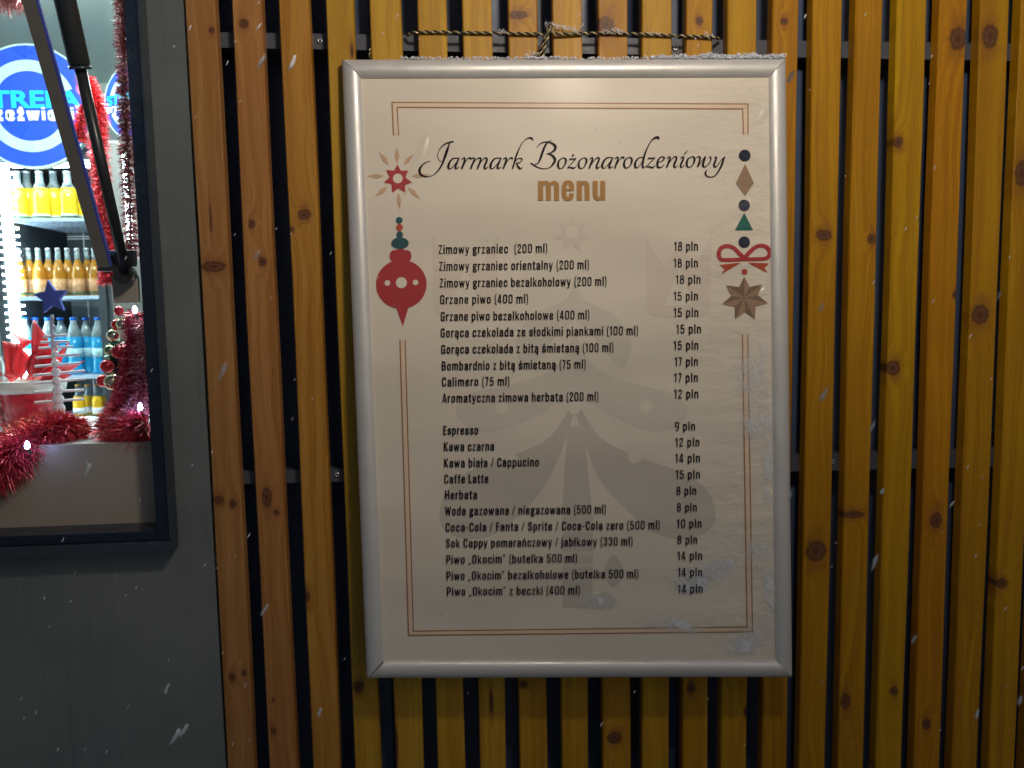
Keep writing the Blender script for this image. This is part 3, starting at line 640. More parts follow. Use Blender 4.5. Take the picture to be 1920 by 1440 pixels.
for i, (a, x0, x1, yc, pr, p0, p1, yp) in enumerate(rows):
    cap = 17.2-i*.045
    put_text('menu_line_lettering', a, x0, x1, yc+8.2, cap, -.0115, M['ink']); put_text('price_lettering', pr, p0, p1, yp+8.3, cap, -.0115, M['ink'])

# buckles in the clear cover film
tC = NT('clear_film'); tr = tC.n('ShaderNodeBsdfTransparent'); gl_ = tC.n('ShaderNodeBsdfGlossy'); gl_.inputs['Roughness'].default_value = .22
mx = tC.n('ShaderNodeMixShader'); mx.inputs[0].default_value = .045
tC.L(tr.outputs[0], mx.inputs[1]); tC.L(gl_.outputs[0], mx.inputs[2]); tC.L(mx.outputs[0], tC.t.nodes['Material Output'].inputs['Surface'])
def crease(path, wpx, h):
    pts_ = cr_spline([(x, y, w_) for x, y, w_ in path], 6); v = []; f = []; K = 8
    for i, (x, y, w_) in enumerate(pts_):
        a = pts_[max(i-1, 0)]; b = pts_[min(i+1, len(pts_)-1)]; dx, dy = b[0]-a[0], b[1]-a[1]; L_ = math.hypot(dx, dy); e = math.sin(math.pi*i/(len(pts_)-1))
        for k in range(K+1):
            u = k/K*2-1; v.append(pp(x-dy/L_*u*w_*wpx/2, y+dx/L_*u*w_*wpx/2, -.0030+h*e*math.cos(u*math.pi/2)))
    for i in range(len(pts_)-1):
        for k in range(K): a = i*(K+1)+k; f.append((a, a+1, a+K+2, a+K+1))
    mesh_obj('film_crease', v, f, tC.m, sheet_o, True)
crease([(800,252,.4),(793,275,1),(786,300,1.2),(775,325,1),(764,348,.8),(757,368,.3)], 22, .0022)
crease([(1462,175,.4),(1442,200,1),(1425,225,.8),(1400,245,.4)], 18, .0014)
crease([(1452,330,.4),(1420,380,1),(1380,400,.8),(1330,440,.4)], 26, .0012)
crease([(1452,470,.4),(1448,500,1),(1440,540,.8),(1410,560,.4)], 18, .0016)

# ------------------------------------------------------------------ snow and frost on the menu
def crumbs(pts, name, label, cat, mat=None):
    mb = MB(); bm = bmesh.new(); bmesh.ops.create_icosphere(bm, subdivisions=1, radius=1)
    bv = [v.co.copy() for v in bm.verts]; bf_ = [tuple(v.index for v in f_.verts) for f_ in bm.faces]; bm.free()
    for (p, sx, sy_, sz) in pts:
        rot = Matrix.Rotation(rnd.uniform(0, 6.28), 3, Vector((rnd.gauss(0, 1), rnd.gauss(0, 1), rnd.gauss(0, 1))).normalized())
        mb.add([p + rot @ Vector((v.x*sx*rnd.uniform(.6, 1.3), v.y*sy_*rnd.uniform(.6, 1.3), v.z*sz*rnd.uniform(.6, 1.3))) for v in bv], bf_)
    o = mb.build(name, mat or M['snow']); return tag(o, label, cat, kind='stuff')
pts = []
UPV = (TL-BL).normalized()
for k in range(7500):
    x = rnd.uniform(752, 1474); dens = .22 + .78*max(0, min(1, (x-1150)/180)) + (.5 if 985 < x < 1050 else 0)
    hmod = .5+.5*mnoise.noise(Vector((x*.035, 3.3, 0))) + .35*mnoise.noise(Vector((x*.12, 7.3, 0)))
    if rnd.random() > dens*(.35+hmod): continue
    hgt = max(0, (.0010 + .0085*dens*hmod*(1 if x > 1080 else .55))*rnd.random()**.8)
    p = pp(x, 109.5, 0) + UPV*hgt + PN*rnd.uniform(-.013, .0025); s_ = rnd.uniform(.0006, .0019)
    pts.append((p, s_, s_*rnd.uniform(.4, 1), s_*rnd.uniform(.4, 1)))
for k in range(160):
    x = rnd.uniform(690, 1470); p = pp(x, 109+abs(rnd.gauss(0, 5)), .004); s_ = rnd.uniform(.0003, .0008); pts.append((p, s_, s_, s_*.4))
crumbs(pts, 'snow_ridge', 'crusty snow lying along the top rail of the silver frame', 'snow')
pts = []
def spray(x0, y0, x1, y1, wd, n, sm=.0009):
    for k in range(n):
        t = rnd.random(); a = rnd.gauss(0, 1)*wd
        x = x0+(x1-x0)*t+rnd.gauss(0, wd*.5); y = y0+(y1-y0)*t+a
        s_ = sm*rnd.uniform(.25, 1)
        pts.append((pp(x, y, -.0030+s_*.2), s_*1.3, s_*.7, s_*.6))
FR = [(1250,1095,1370,1052,9,430),(1265,1085,1300,1068,8,200),(1300,1104,1312,1100,5,120),(1420,1040,1452,1028,7,160),(1098,1128,1142,1130,6,150),(1215,1168,1320,1176,5,180),
      (1370,1235,1455,1190,9,330),(1385,1225,1460,1235,8,160),(1440,700,1450,1000,5,120),(1445,620,1452,700,3,50),(1400,640,1436,622,6,40),(1395,770,1440,740,8,60),
      (1100,1240,1455,1246,2.5,260),(1440,960,1455,1180,5,90),(1120,1230,1145,1238,6,50),(1330,1060,1375,1050,5,120)]
for a in FR: spray(*a[:5], int(a[5]*.30), .0007)
crumbs(pts, 'snow_dusting', 'fine blown snow sticking to the lower right of the menu sheet', 'snow')
# thin frost film: a real sheet of ice crystals with gaps
tF = NT('frost_film'); P = tF.pos(); fx, fy, fz = tF.sep(P)
rot_ = tF.vec(tF.math('ADD', tF.math('MULTIPLY', fx, 16.0), tF.math('MULTIPLY', fz, -26.0)), 0.0, tF.math('ADD', tF.math('MULTIPLY', fx, 50.0), tF.math('MULTIPLY', fz, 42.0)))
nf = tF.noise(rot_, 1.0, 5, .62)
uvn = tF.n('ShaderNodeTexCoord').outputs['UV']; ux, uy, _ = tF.sep(uvn)
rad = tF.math('SQRT', tF.math('ADD', tF.math('POWER', tF.math('SUBTRACT', ux, .5), 2.0), tF.math('POWER', tF.math('SUBTRACT', uy, .5), 2.0)))
al = tF.math('MULTIPLY', tF.smooth(nf, .34, .66), tF.smooth(rad, .05, .5, .95, 0.0))
tF.L(al, tF.p.inputs['Alpha']); tF.p.inputs['Base Color'].default_value = (.84, .88, .94, 1); tF.p.inputs['Roughness'].default_value = .6
PT = [(1345,1066,70,17,-.38),(1300,1098,36,16,-.2),(1320,1078,90,38,-.36),(1432,1035,38,40,-.4),(1120,1130,48,24,0),(1270,1172,90,22,.05),(1415,1215,80,52,-.5),(1443,850,20,150,0),(1415,690,42,80,.3),(1300,1090,60,30,-.3),(1420,780,40,60,.4),(1445,1110,22,90,0)]
v = []; f = []; uv = []
for (cx, cyy, rx, ry, an) in PT:
    n = len(v); o_ = -.0028 + len(v)*.00001
    for (a, b) in ((-1,-1),(1,-1),(1,1),(-1,1)):
        x = a*rx; y = b*ry; X = cx+x*math.cos(an)-y*math.sin(an); Y_ = cyy+x*math.sin(an)+y*math.cos(an)
        X = min(X, 1449+(Y_-150)*.0128); Y_ = min(Y_, 1243)
        v.append(pp(X, Y_, o_)); uv.append(((a+1)/2, (b+1)/2))
    f.append((n, n+3, n+2, n+1))
fo = mesh_obj('frost_film', v, f, tF.m); ul = fo.data.uv_layers.new(name='UVMap')
for lp in fo.data.loops: ul.data[lp.index].uv = uv[lp.vertex_index]
tag(fo, 'thin smears of frost on the lower right part of the menu sheet', 'frost', kind='stuff')

# ------------------------------------------------------------------ twisted cord
cord = thing('twisted_cord', 'black and gold twisted cord strung across the slats above the frame', 'cord', tuple(at(1030, 60, -.006)))
def twisted(path, r, pitch, phase=0):
    path = [Vector(p) for p in path]; res = []
    L_ = 0; acc = [0]
    for a, b in zip(path, path[1:]): L_ += (b-a).length; acc.append(L_)
    n = max(8, int(L_/pitch*10)); seg = 0
    A, B = [], []
    for i in range(n+1):
        s_ = L_*i/n
        while seg < len(path)-2 and acc[seg+1] < s_: seg += 1
        t = (s_-acc[seg])/max(1e-9, acc[seg+1]-acc[seg]); p = path[seg].lerp(path[seg+1], t)
        d = (path[seg+1]-path[seg]).normalized(); a = d.cross(Vector((0, 1, 0))).normalized(); b = d.cross(a)
        th = 2*math.pi*s_/pitch+phase
        o = (a*math.cos(th)+b*math.sin(th))*r*.55; A.append(p+o); B.append(p-o)
    return A, B
def sp3(pts, sub=5): return [Vector(q) for q in cr_spline([tuple(p) for p in pts], sub)]
p1 = sp3([at(762,66,.012), at(772,63,.002), at(785,60,-.0035), at(850,60.5,-.004), at(930,62,-.0042), at(1000,63.5,-.004), at(1022,64,-.006)])
p2 = sp3([at(1030,58,-.008), at(1045,64,-.006), at(1100,62.5,-.004), at(1160,62,-.0042), at(1240,66,-.004), at(1320,69,-.004), at(1340,71,-.002), at(1350,73,.012)])
p3 = sp3([at(1012,112,-.006), at(1014,98,-.008), at(1022,75,-.009), at(1028,55,-.009), at(1033,48,-.008), at(1034,58,-.006)])
p4 = sp3([at(1003,106,-.004), at(1015,90,-.005), at(1024,72,-.006), at(1031,52,-.006), at(1036,60,-.005)])
p6 = sp3([at(1017,108,-.010), at(1020,92,-.011), at(1026,72,-.011), at(1031,50,-.010)])
p5 = sp3([at(696,85,.010), at(694,96,.004), at(693,108,-.004)])
da, db = MB(), MB()
for p, r_, pt, ph in ((p1, .0021, .0115, 0), (p2, .0021, .0115, 1), (p3, .0024, .012, 0), (p4, .0022, .012, 2), (p6, .0022, .012, 4), (p5, .0016, .01, 0)):
    A, B = twisted(p, r_, pt, ph); da.tube(A, r_*.62, 6); db.tube(B, r_*.58, 6)
da.build('dark_strand', M['cord_d'], cord, True); db.build('gold_strand', M['cord_g'], cord, True)
pts = []
for (x0, y0, x1, y1, n, wd) in ((1032,46,1085,58,170,2.6),(1085,58,1093,44,30,1.0),(1022,44,1036,52,60,3),(1130,58,1172,61,90,2.8),(1150,52,1160,58,30,2.5),(1215,62,1240,64,35,2),(1320,63,1336,67,35,2.5),(935,56,948,61,30,2),(985,104,1008,100,60,3)):
    for k in range(n):
        t = rnd.random(); s_ = rnd.uniform(.0004, .0012); pts.append((at(x0+(x1-x0)*t+rnd.gauss(0, wd*.4), y0+(y1-y0)*t+rnd.gauss(0, wd), -.006+rnd.uniform(-.002, .001)), s_, s_*.7, s_*.6))
crumbs(pts, 'cord_snow', 'small lumps of snow caught on the twisted cord above the frame', 'snow')

# ------------------------------------------------------------------ hatch, arm and gas strut
hatch = thing('serving_hatch', 'raised serving hatch with black gas strut and grey arm at the window', 'hatch', (at(235, 515, -.02).x, -.02, at(235, 515, -.02).z))
def ext(a, b, ztop):
    d = (b-a); t = (ztop-a.z)/d.z; return a+d*t
HZ = ZC+.70
a, b = at(236, 512, -.030), at(122, 0, -.13); e = ext(a, b, HZ); mid = at(150, 127, 0); 
tm = 1-((at(145,125,-.105)-a).length/(b-a).length); cp_ = a.lerp(b, 1-tm)
m = MB(); m.tube([a, cp_], .0068, 12); m.build('strut_rod', M['strut'], hatch, True)
m = MB(); m.tube([cp_, cp_+(b-a).normalized()*.004, e-(b-a).normalized()*.01, e], [.0105, .0122, .0122, .008], 16); m.build('strut_cylinder', M['strut'], hatch, True)
m = MB(); m.tube([cp_-(b-a).normalized()*.003, cp_+(b-a).normalized()*.0005], .0128, 16); m.build('strut_collar', M['lip'], hatch, True)
a2, b2 = at(196, 500, -.028), at(55, 0, -.14); e2 = ext(a2, b2, HZ)
def flatbar(a, b, wd, th, sx=0.0):
    d = (b-a).normalized(); sdv = d.cross(Vector((0, 1, 0))).normalized(); nn = d.cross(sdv); v = []
    for P_ in (a, b):
        for (u, h) in ((-1,-1),(1,-1),(1,1),(-1,1)): v.append(P_+sdv*(u*wd/2+sx)+nn*(h*th/2))
    m = MB(); m.add(v, [(0,1,2,3),(7,6,5,4),(0,4,5,1),(1,5,6,2),(2,6,7,3),(3,7,4,0)]); return m
sgn = 1 if (b2-a2).cross(Vector((0, 1, 0))).x > 0 else -1
flatbar(a2, e2, .0150, .006).build('hatch_arm', M['arm'], hatch)
flatbar(a2, e2, .0030, .004, sgn*.0092).build('arm_lit_edge', M['blue_edge'], hatch)  # strip coloured blue to stand for light catching the arm's edge
m = MB(); q = at(207, 501, -.022); m.box((q.x-.014, -.03, q.z-.006), (q.x+.014, -.019, q.z+.006), .002)
q = at(238, 515, -.02); m.tube([q+Vector((0, -.014, 0)), q+Vector((0, .002, 0))], .013, 16)
q2 = at(232, 495, -.02); m.box((q2.x-.022, -.026, q2.z-.004), (q2.x+.018, -.019, q2.z+.018), .002)
m.build('hinge_bracket', M['strut'], hatch)
m = MB(); q = at(243, 518, -.034); m.tube([q, q+Vector((0, .006, 0))], .0045, 10); m.build('hinge_pin', plain('brass_pin', (.45,.28,.14), .3, metal=.8), hatch)
q0, q1 = at(215, 568, -.006), at(263, 533, -.006)
m = MB(); m.box((q0.x, -.010, q0.z), (q1.x-.002, -.002, q1.z+.012), .001); m.build('hinge_plate', M['infill'], hatch)
m = MB(); hx0, hx1 = -1.42, .0
for bx in (((hx0,-.62,HZ),(hx0+.04,.0,HZ+.03)), ((hx1-.16,-.62,HZ),(hx1-.12,.0,HZ+.03)), ((hx0+.041,-.62,HZ),(hx1-.161,-.58,HZ+.03)), ((hx0+.041,-.04,HZ),(hx1-.161,.0,HZ+.03))): m.box(*bx)
m.box((min(e.x, e2.x)-.03, -.30, HZ+.001), (hx1-.161, -.20, HZ+.025))
m.build('hatch_frame', M['black'], hatch)

# ------------------------------------------------------------------ inside: fridge, signs, bottles
FY = 2.05
def glow(name, col, es): return plain(name, col, .4, emis=col, es=es, var=.02)
M['led'] = glow('led_strip', (.70, .92, 1.0), 22)
M['fr_dark'] = plain('dark_fridge_body', (.055, .065, .075), .35)
M['fr_in'] = plain('fridge_liner', (.10, .12, .13), .5)
M['shelf'] = plain('fridge_shelf', (.55, .68, .85), .3)
M['signblue'] = plain('blue_sign', (.018, .065, .50), .35, var=.05, scale=3, emis=(.02, .08, .55), es=.5)
M['signring'] = plain('icy_ring', (.50, .70, .88), .4, var=.45, scale=14, emis=(.5, .75, .9), es=.08)
M['signedge'] = plain('pale_sign_edge', (.60, .75, .80), .4)
M['cyan'] = plain('cyan_lettering', (.02, .62, .85), .4, var=.03, emis=(.0, .55, .8), es=.4)
M['white'] = plain('white_lettering', (.88, .88, .88), .45, var=.03)
def fridge(label, xl, xr, zt, zb, name='drinks_fridge', leds=True):
    f_ = thing(name, label, 'fridge', ((xl+xr)/2, FY+.3, .12))
    m = MB(); m.box((xl-.04, FY, zb), (xl-.001, FY+.55, zt)); m.box((xr+.001, FY, zb), (xr+.045, FY+.55, zt)); m.box((xl-.04, FY, zt+.001), (xr+.045, FY+.55, zt+.05)); m.box((xl-.04, FY, .12), (xr+.045, FY+.55, zb-.001))
    m.build('cabinet', M['fr_dark'], f_)
    m = MB(); m.box((xl, FY+.50, zb), (xr, FY+.54, zt)); m.build('back_liner', M['fr_in'], f_)
    return f_
def X_(px, py, Y=FY): return at(px, py, Y).x
def Z_(px, py, Y=FY): return at(px, py, Y).z
xl, xr = X_(10, 500), X_(186, 520); zt = Z_(60, 300); zbm = Z_(150, 800)
fr = fridge('tall lit drinks fridge full of bottles seen through the window', xl, xr, zt, zbm)
led = MB(); 
for (dx_,) in ((.012,),): led.box((xl+.004, FY+.01, zbm+.02), (xl+.026, FY+.03, zt-.01))
led.box((xl+.03, FY+.02, zt-.02), (xr-.01, FY+.05, zt-.006)); led.build('led_strip', M['led'], fr)
for k in range(34):
    lv = MB()
    z = zbm+.03+(zt-zbm-.05)*k/33; lv.box((xl+.032, FY+.015, z), (xl+.046, FY+.03, z+.008)); lv.build('led_chip', M['led'], fr); lv = MB(); lv.box((xl-.012, FY-.004, z), (xl+.0005, FY-.0005, z+.008)); lv.build('led_chip', M['led'], fr)
shelves = []
for py in (408, 555, 706, 790):
    z = Z_(100, py); m = MB(); m.box((xl+.03, FY+.012, z-.014), (xr-.004, FY+.44, z), .002); m.build('shelf', M['shelf'], fr); shelves.append(z)
m = MB()
for px in (62, 105, 118, 150, 167): m.box((X_(px, 600), FY+.46, zbm), (X_(px, 600)+.004, FY+.465, zt))
for z in (Z_(100, 425), Z_(100, 430)): m.box((xl+.05, FY+.40, z), (xr-.02, FY+.405, z+.003))
m.build('wire_rack', M['alu'], fr)
m = MB(); q = X_(186, 520); m.box((q+.002, FY-.022, zbm), (q+.03, FY-.001, zt+.02), .003); m.build('door_frame', M['fr_dark'], fr)

M['band'] = plain('dark_green_band', (.05, .10, .06), .4, var=.5, scale=90)
def bottle(kind, x, y, z, h, label, group, mats, prof, capc, lvl=.6):
    t = thing('bottle', label, 'bottle', (x, y, z), group)
    def part(nm, pr, mat, seg=12):
        m = MB(); m.lathe([(r*h, zz*h) for r, zz in pr], seg, (x, y, z)); return m.build(nm, mat, t, True)
    cut = next(i for i, q_ in enumerate(prof) if q_[1] > lvl)
    part('body', prof[:cut+1], mats[0]); part('neck', prof[cut:], M['glassneck'])
    if len(mats) > 1: part('bottle_label', mats[2], mats[1])
    part('label_band', [(mats[2][0][0]+.0006, .035), (mats[2][0][0]+.0006, .085)], M['band'])
    part('cap', [(capc[0], .955), (capc[0], 1.0), (capc[0]*.9, 1.005)], capc[1]); return t
M['juice'] = plain('yellow_juice', (.90, .62, .03), .15, var=.08, emis=None)
M['juicelab'] = plain('white_green_label', (.55, .62, .45), .4, var=.7, scale=120)
M['amber'] = plain('amber_drink', (.62, .27, .03), .08, var=.35, scale=60, trans=.35)
M['amberlab'] = plain('orange_white_label', (.72, .30, .14), .4, var=.8, scale=90)
M['water'] = plain('blue_water_bottle', (.03, .42, .95), .08, var=.35, scale=45, trans=.30)
M['waterlab'] = plain('pale_blue_label', (.45, .72, .92), .3, var=.4, scale=60)
M['orangej'] = plain('orange_juice', (.95, .52, .02), .2, var=.1)
M['glasscap'] = plain('silver_cap', (.65, .72, .75), .2, metal=.5)
M['bluecap'] = plain('blue_cap', (.02, .16, .70), .3); M['orcap'] = plain('orange_cap', (.85, .35, .02), .3)
pj = [(.0, 0), (.16, .005), (.17, .06), (.165, .42), (.17, .52), (.13, .66), (.075, .78), (.068, .95)]
pa = [(.0, 0), (.125, .005), (.132, .06), (.132, .46), (.11, .58), (.055, .76), (.048, .95)]
pw = [(.0, 0), (.12, .005), (.13, .05), (.115, .3), (.13, .5), (.128, .66), (.08, .82), (.05, .90), (.05, .95)]
M['glassneck'] = plain('clear_bottle_neck', (.55, .66, .68), .06, var=.25, scale=80, trans=.55)
ORD = ['first', 'second', 'third', 'fourth', 'fifth', 'sixth', 'seventh', 'eighth', 'ninth']
def row(kind, pxs, shelf, ytop, label, group, mats, prof, capc, lvl=.6):
    z = shelves[shelf]
    for k, px in enumerate(pxs):
        yy = FY+.10+(.06 if k % 2 else 0)
        x = at(px, 500, yy).x; zt_ = at(px, ytop, yy).z
        bottle(kind, x, yy, z+.001, zt_-z, label+', '+ORD[k]+' from the left', group, mats, prof, capc, lvl)
row('juice', (44, 62, 86, 112, 138, 164), 0, 322, 'yellow juice bottle on the top shelf of the lit fridge', 'yellow juice bottles on the top fridge shelf', (M['juice'], M['juicelab'], [(.171, .02), (.171, .12)]), pj, (.075, M['glasscap']))
row('amber', (36, 55, 73, 92, 110, 128, 146, 164, 178), 1, 466, 'clear bottle of amber drink on the second fridge shelf', 'amber bottles on the second fridge shelf', (M['amber'], M['amberlab'], [(.1335, .10), (.1335, .36)]), pa, (.052, M['glasscap']))
row('water', (38, 58, 82, 106, 130, 154, 176), 2, 596, 'blue plastic water bottle on the third fridge shelf', 'blue water bottles on the third fridge shelf', (M['water'], M['waterlab'], [(.1255, .30), (.131, .46)]), pw, (.058, M['bluecap']))
row('orange', (130, 148, 166, 182), 3, 722, 'orange juice bottle with an orange cap on the lowest fridge shelf', 'orange juice bottles on the lowest fridge shelf', (M['orangej'], M['white'], [(.172, .12), (.172, .30)]), pj, (.085, M['orcap']))

def disc_sign(label, px, py, rpx, Y, yaw=0, txt=True):
    c = at(px, py, Y); s_ = rpx*(Y-CAM.y)/F_/cp
    t = thing('round_sign', label, 'sign', tuple(c))
    Rz = Matrix.Rotation(yaw, 3, 'Z')
    def ring(nm, r0, r1, y0, y1, mat, a0=0, a1=360, n=48):
        v = []; f = []; full = a1-a0 >= 360
        for k in range(n+1):
            th = R(a0+(a1-a0)*k/n); dv = Vector((math.cos(th), 0, math.sin(th)))
            v += [c+Rz @ (dv*r0+Vector((0, y0, 0))), c+Rz @ (dv*r1+Vector((0, y0, 0))), c+Rz @ (dv*r1+Vector((0, y1, 0)))]
        for k in range(n): a = 3*k; f += [(a, a+1, a+4, a+3), (a+1, a+2, a+5, a+4)]
        m = MB(); m.add(v, f); return m.build(nm, mat, t)
    ring('rim', s_*.97, s_*1.0, -.014, .012, M['signedge']); ring('disc_face', .0005, s_*.972, -.012, .01, M['signblue'])
    ring('icy_ring', s_*.56, s_*.74, -.016, -.012, M['signring'], 22, 158); ring('icy_ring', s_*.56, s_*.74, -.016, -.012, M['signring'], 202, 338)
    def lett(nm, body, x0, x1, zb_, cap, mat, bold, off):
        vs, fs = text_mesh(body, bold, 3); xa = min(q[0] for q in vs); xb = max(q[0] for q in vs)
        return mesh_obj(nm, [c+Rz @ Vector(((x0+(q[0]-xa)/(xb-xa)*(x1-x0))*s_, off, (zb_+q[1]/CAP*cap)*s_)) for q in vs], fs, mat, t)
    def slett(nm, body, x0, x1, zb_, cap, mat, th, off):
        pen = 0; items = []
        for ch in body:
            wd, st = G[ch]
            for kind, pts in st:
                pts = rnd_path(list(pts), .13, kind == 'c') if kind != 'l' else list(pts)
                items.append(([(x+pen, y) for x, y in pts], kind == 'c'))
            pen += wd+.10
        sx = (x1-x0)/(pen-.10); v = []; f = []
        for k, (pts, cl) in enumerate(items):
            n = len(v); m_ = len(pts); o2 = off-(k % 5)*.0001
            for i, (x, y) in enumerate(pts):
                a = pts[i-1] if i > 0 else (pts[-2] if cl else pts[0]); b = pts[i+1] if i < m_-1 else (pts[1] if cl else pts[-1])
                dx, dz = (b[0]-a[0])*sx, (b[1]-a[1])*cap; L_ = math.hypot(dx, dz) or 1
                for sg in (1, -1): v.append(c+Rz @ Vector(((x0+x*sx-dz/L_*th*sg)*s_, o2, (zb_+y*cap+dx/L_*th*sg)*s_)))
            for i in range(m_-1): f.append((n+2*i, n+2*i+1, n+2*i+3, n+2*i+2))
        return mesh_obj(nm, v, f, mat, t)
    lett('sign_lettering', 'STREFA', -.83, .83, -.02, .26, M['cyan'], .030, -.018); slett('sign_lettering', 'orzeźwienia', -.86, .88, -.23, .21, M['white'], .030, -.019)
    return t
disc_sign('round blue illuminated sign with cyan and white words above the fridge', 60, 201, 105, FY-.03)
disc_sign('second round blue sign half hidden behind red tinsel', 246, 193, 60, FY-.42, R(-30))
fx0, fx1 = X_(204, 500, 1.5), X_(300, 500, 1.5)
cab = thing('side_cabinet', 'dark grey cabinet standing right of the lit fridge behind the tinsel', 'cabinet', ((fx0+fx1)/2, 1.6, .12))
m = MB(); m.box((fx0, 1.5, .12), (fx1, 1.95, Z_(230, 262, 1.5)), .01); m.build('body', plain('dark_cabinet', (.11, .105, .10), .4), cab)
m = MB(); q = X_(236, 400, 1.49); m.box((q, 1.488, Z_(240, 480, 1.49)), (q+.014, 1.499, Z_(240, 285, 1.49))); m.build('light_strip', M['led'], cab)

# ------------------------------------------------------------------ tinsel, baubles, pot and wooden tree on the counter
def tinsel_mat(name, col, rough=.25):
    t = NT(name); p = t.p
    oi = t.noise(t.pos(), 260, 1); t.L(t.mix(t.smooth(oi, .35, .65), tuple(c*.45 for c in col), tuple(min(1, c*1.7+.06) for c in col)), p.inputs['Base Color'])
    p.inputs['Metallic'].default_value = .40; p.inputs['Roughness'].default_value = rough; return t.m
M['tin_red'] = tinsel_mat('bright_red_tinsel', (.80, .035, .05)); M['tin_dark'] = tinsel_mat('dark_red_tinsel', (.66, .045, .07)); M['tin_pink'] = tinsel_mat('dusky_red_tinsel', (.80, .22, .22))
M['tin_green'] = tinsel_mat('green_tinsel', (.02, .13, .08))
def tinsel(name, label, path, rad, n, mat, length=.02, w=.0007, droop=0.0, group=None):
    path = sp3(path, 6); L_ = len(path)-1; mb = MB(); rr = rad if isinstance(rad, (list, tuple)) else (rad, rad)
    mb.tube(path, .0015, 5)
    for k in range(n):
        t = rnd.random(); q = t*L_; i = min(int(q), L_-1); p = path[i].lerp(path[i+1], q-i); d = (path[i+1]-path[i]).normalized()
        th = rnd.uniform(0, 6.283); a = d.cross(Vector((.3, .8, .5))).normalized(); b = d.cross(a)
        r_ = rr[0]+(rr[1]-rr[0])*t
        o = a*math.cos(th)+b*math.sin(th); out = (o+d*rnd.uniform(-.5, .5)+Vector((0, 0, -droop))).normalized()
        ln = r_*rnd.uniform(.65, 1.1); s_ = out.cross(Vector((rnd.gauss(0,1), rnd.gauss(0,1), rnd.gauss(0,1)))).normalized()*w*rnd.uniform(.7, 1.4)
        st = p + out*ln*.1; md = p + out*ln*.6 + d*rnd.uniform(-.1, .1)*ln; en = p+out*ln + Vector((0, 0, -.15*ln))
        mb.add([st-s_, st+s_, md+s_, md-s_, en], [(0, 1, 2, 3), (3, 2, 4)])
    o = mb.build(name, mat); return tag(o, label, 'tinsel garland', group)
g1 = tinsel('tinsel_garland', 'bright red tinsel garland hanging behind the gas strut', [at(*p) for p in ((160,150,1.15),(182,205,1.12),(186,290,1.1),(194,380,1.1),(203,470,1.1),(203,530,1.1))], .033, 5200, M['tin_red'], w=.0011)
tinsel('tinsel_garland', 'short bright red tinsel end beside the blue round sign', [at(*p) for p in ((160,200,1.2),(150,240,1.2),(148,262,1.2))], .026, 900, M['tin_red'], w=.0011)
tinsel('tinsel_garland', 'dusky red tinsel garland running down the right window jamb', [at(*p) for p in ((226,-60,.10),(230,40,.10),(233,150,.10),(238,250,.10),(243,360,.10),(246,480,.10))], (.015, .019), 4600, M['tin_pink'], w=.0005)
tinsel('tinsel_garland', 'faded pink tinsel tuft hanging at the top left corner', [at(*p) for p in ((-60,-30,.6),(0,-10,.6),(38,-12,.6))], .040, 1500, M['tin_pink'], w=.0006)
tinsel('tinsel_garland', 'dark red tinsel garland heaped along the counter edge at the left', [at(*p) for p in ((150,812,.10),(115,800,.07),(70,825,.05),(30,850,.03),(-20,880,.01),(-80,900,.0))], (.030, .050), 7000, M['tin_dark'], w=.0006, droop=.15)
tinsel('tinsel_garland', 'orange red tinsel strand over the pot foot on the counter', [at(*p) for p in ((150,815,.08),(110,790,.09),(60,800,.09),(0,830,.09),(-40,840,.09))], .024, 2500, tinsel_mat('orange_red_tinsel', (.62, .07, .04)), w=.0006)
tinsel('tinsel_garland', 'dark red tinsel garland climbing the lower right window jamb', [at(*p) for p in ((262,590,.12),(262,650,.12),(255,710,.11),(235,770,.10),(215,805,.08),(250,815,.06),(275,800,.06))], (.028, .042), 11000, M['tin_dark'], w=.0007)
tinsel('tinsel_garland', 'dusky pink tinsel strand among the baubles by the jamb', [at(*p) for p in ((275,600,.10),(270,700,.10),(262,760,.09),(240,790,.07),(205,800,.07))], .026, 2600, M['tin_pink'], w=.0006)
tinsel('tinsel_garland', 'green tinsel sprig between the red and gold baubles', [at(*p) for p in ((222,640,.15),(218,670,.15),(225,700,.15),(215,725,.15))], .020, 1300, M['tin_green'], w=.0006)
def ball(px, py, rpx, Y, mat, label, i):
    c = at(px, py, Y); r_ = rpx*(Y-CAM.y)/F_/cp
    t = thing('bauble', label, 'bauble', tuple(c), 'baubles by the right window jamb')
    m = MB(); pr = [(r_*math.sin(math.pi*k/12)+1e-5, -r_*math.cos(math.pi*k/12)) for k in range(13)]; m.lathe(pr, 20, c); m.build('ball', mat, t, True)
    m = MB(); m.lathe([(r_*.22, r_*.95), (r_*.22, r_*1.15), (r_*.1, r_*1.18)], 10, c); m.build('cap', M['cord_g'], t)
M['b_red'] = plain('red_bauble', (.62, .04, .05), .12, metal=.4, var=.05); M['b_gold'] = plain('gold_bauble', (.62, .55, .34), .10, metal=.85, var=.05); M['b_green'] = plain('green_gold_bauble', (.30, .42, .22), .12, metal=.7, var=.05)
ball(223,583,8.5,.12,M['b_red'],'topmost small red bauble of the jamb cluster',0); ball(219,609,9.5,.13,M['b_red'],'red bauble half behind the upper gold one',1); ball(229,608,10.5,.115,M['b_gold'],'upper gold bauble touching a red one',2)
ball(212,629,11,.12,M['b_gold'],'gold bauble above the green sprig',3); ball(206,657,10,.13,M['b_green'],'greenish bauble left of a red one',4); ball(222,660,12,.115,M['b_red'],'red bauble in the middle of the cluster',5)
ball(201,687,12,.12,M['b_red'],'red bauble third from the bottom on the left',6); ball(193,714,11,.13,M['b_red'],'lowest red bauble at the far left of the cluster',7); ball(211,716,15,.11,M['b_gold'],'largest gold bauble at the bottom of the cluster',8)
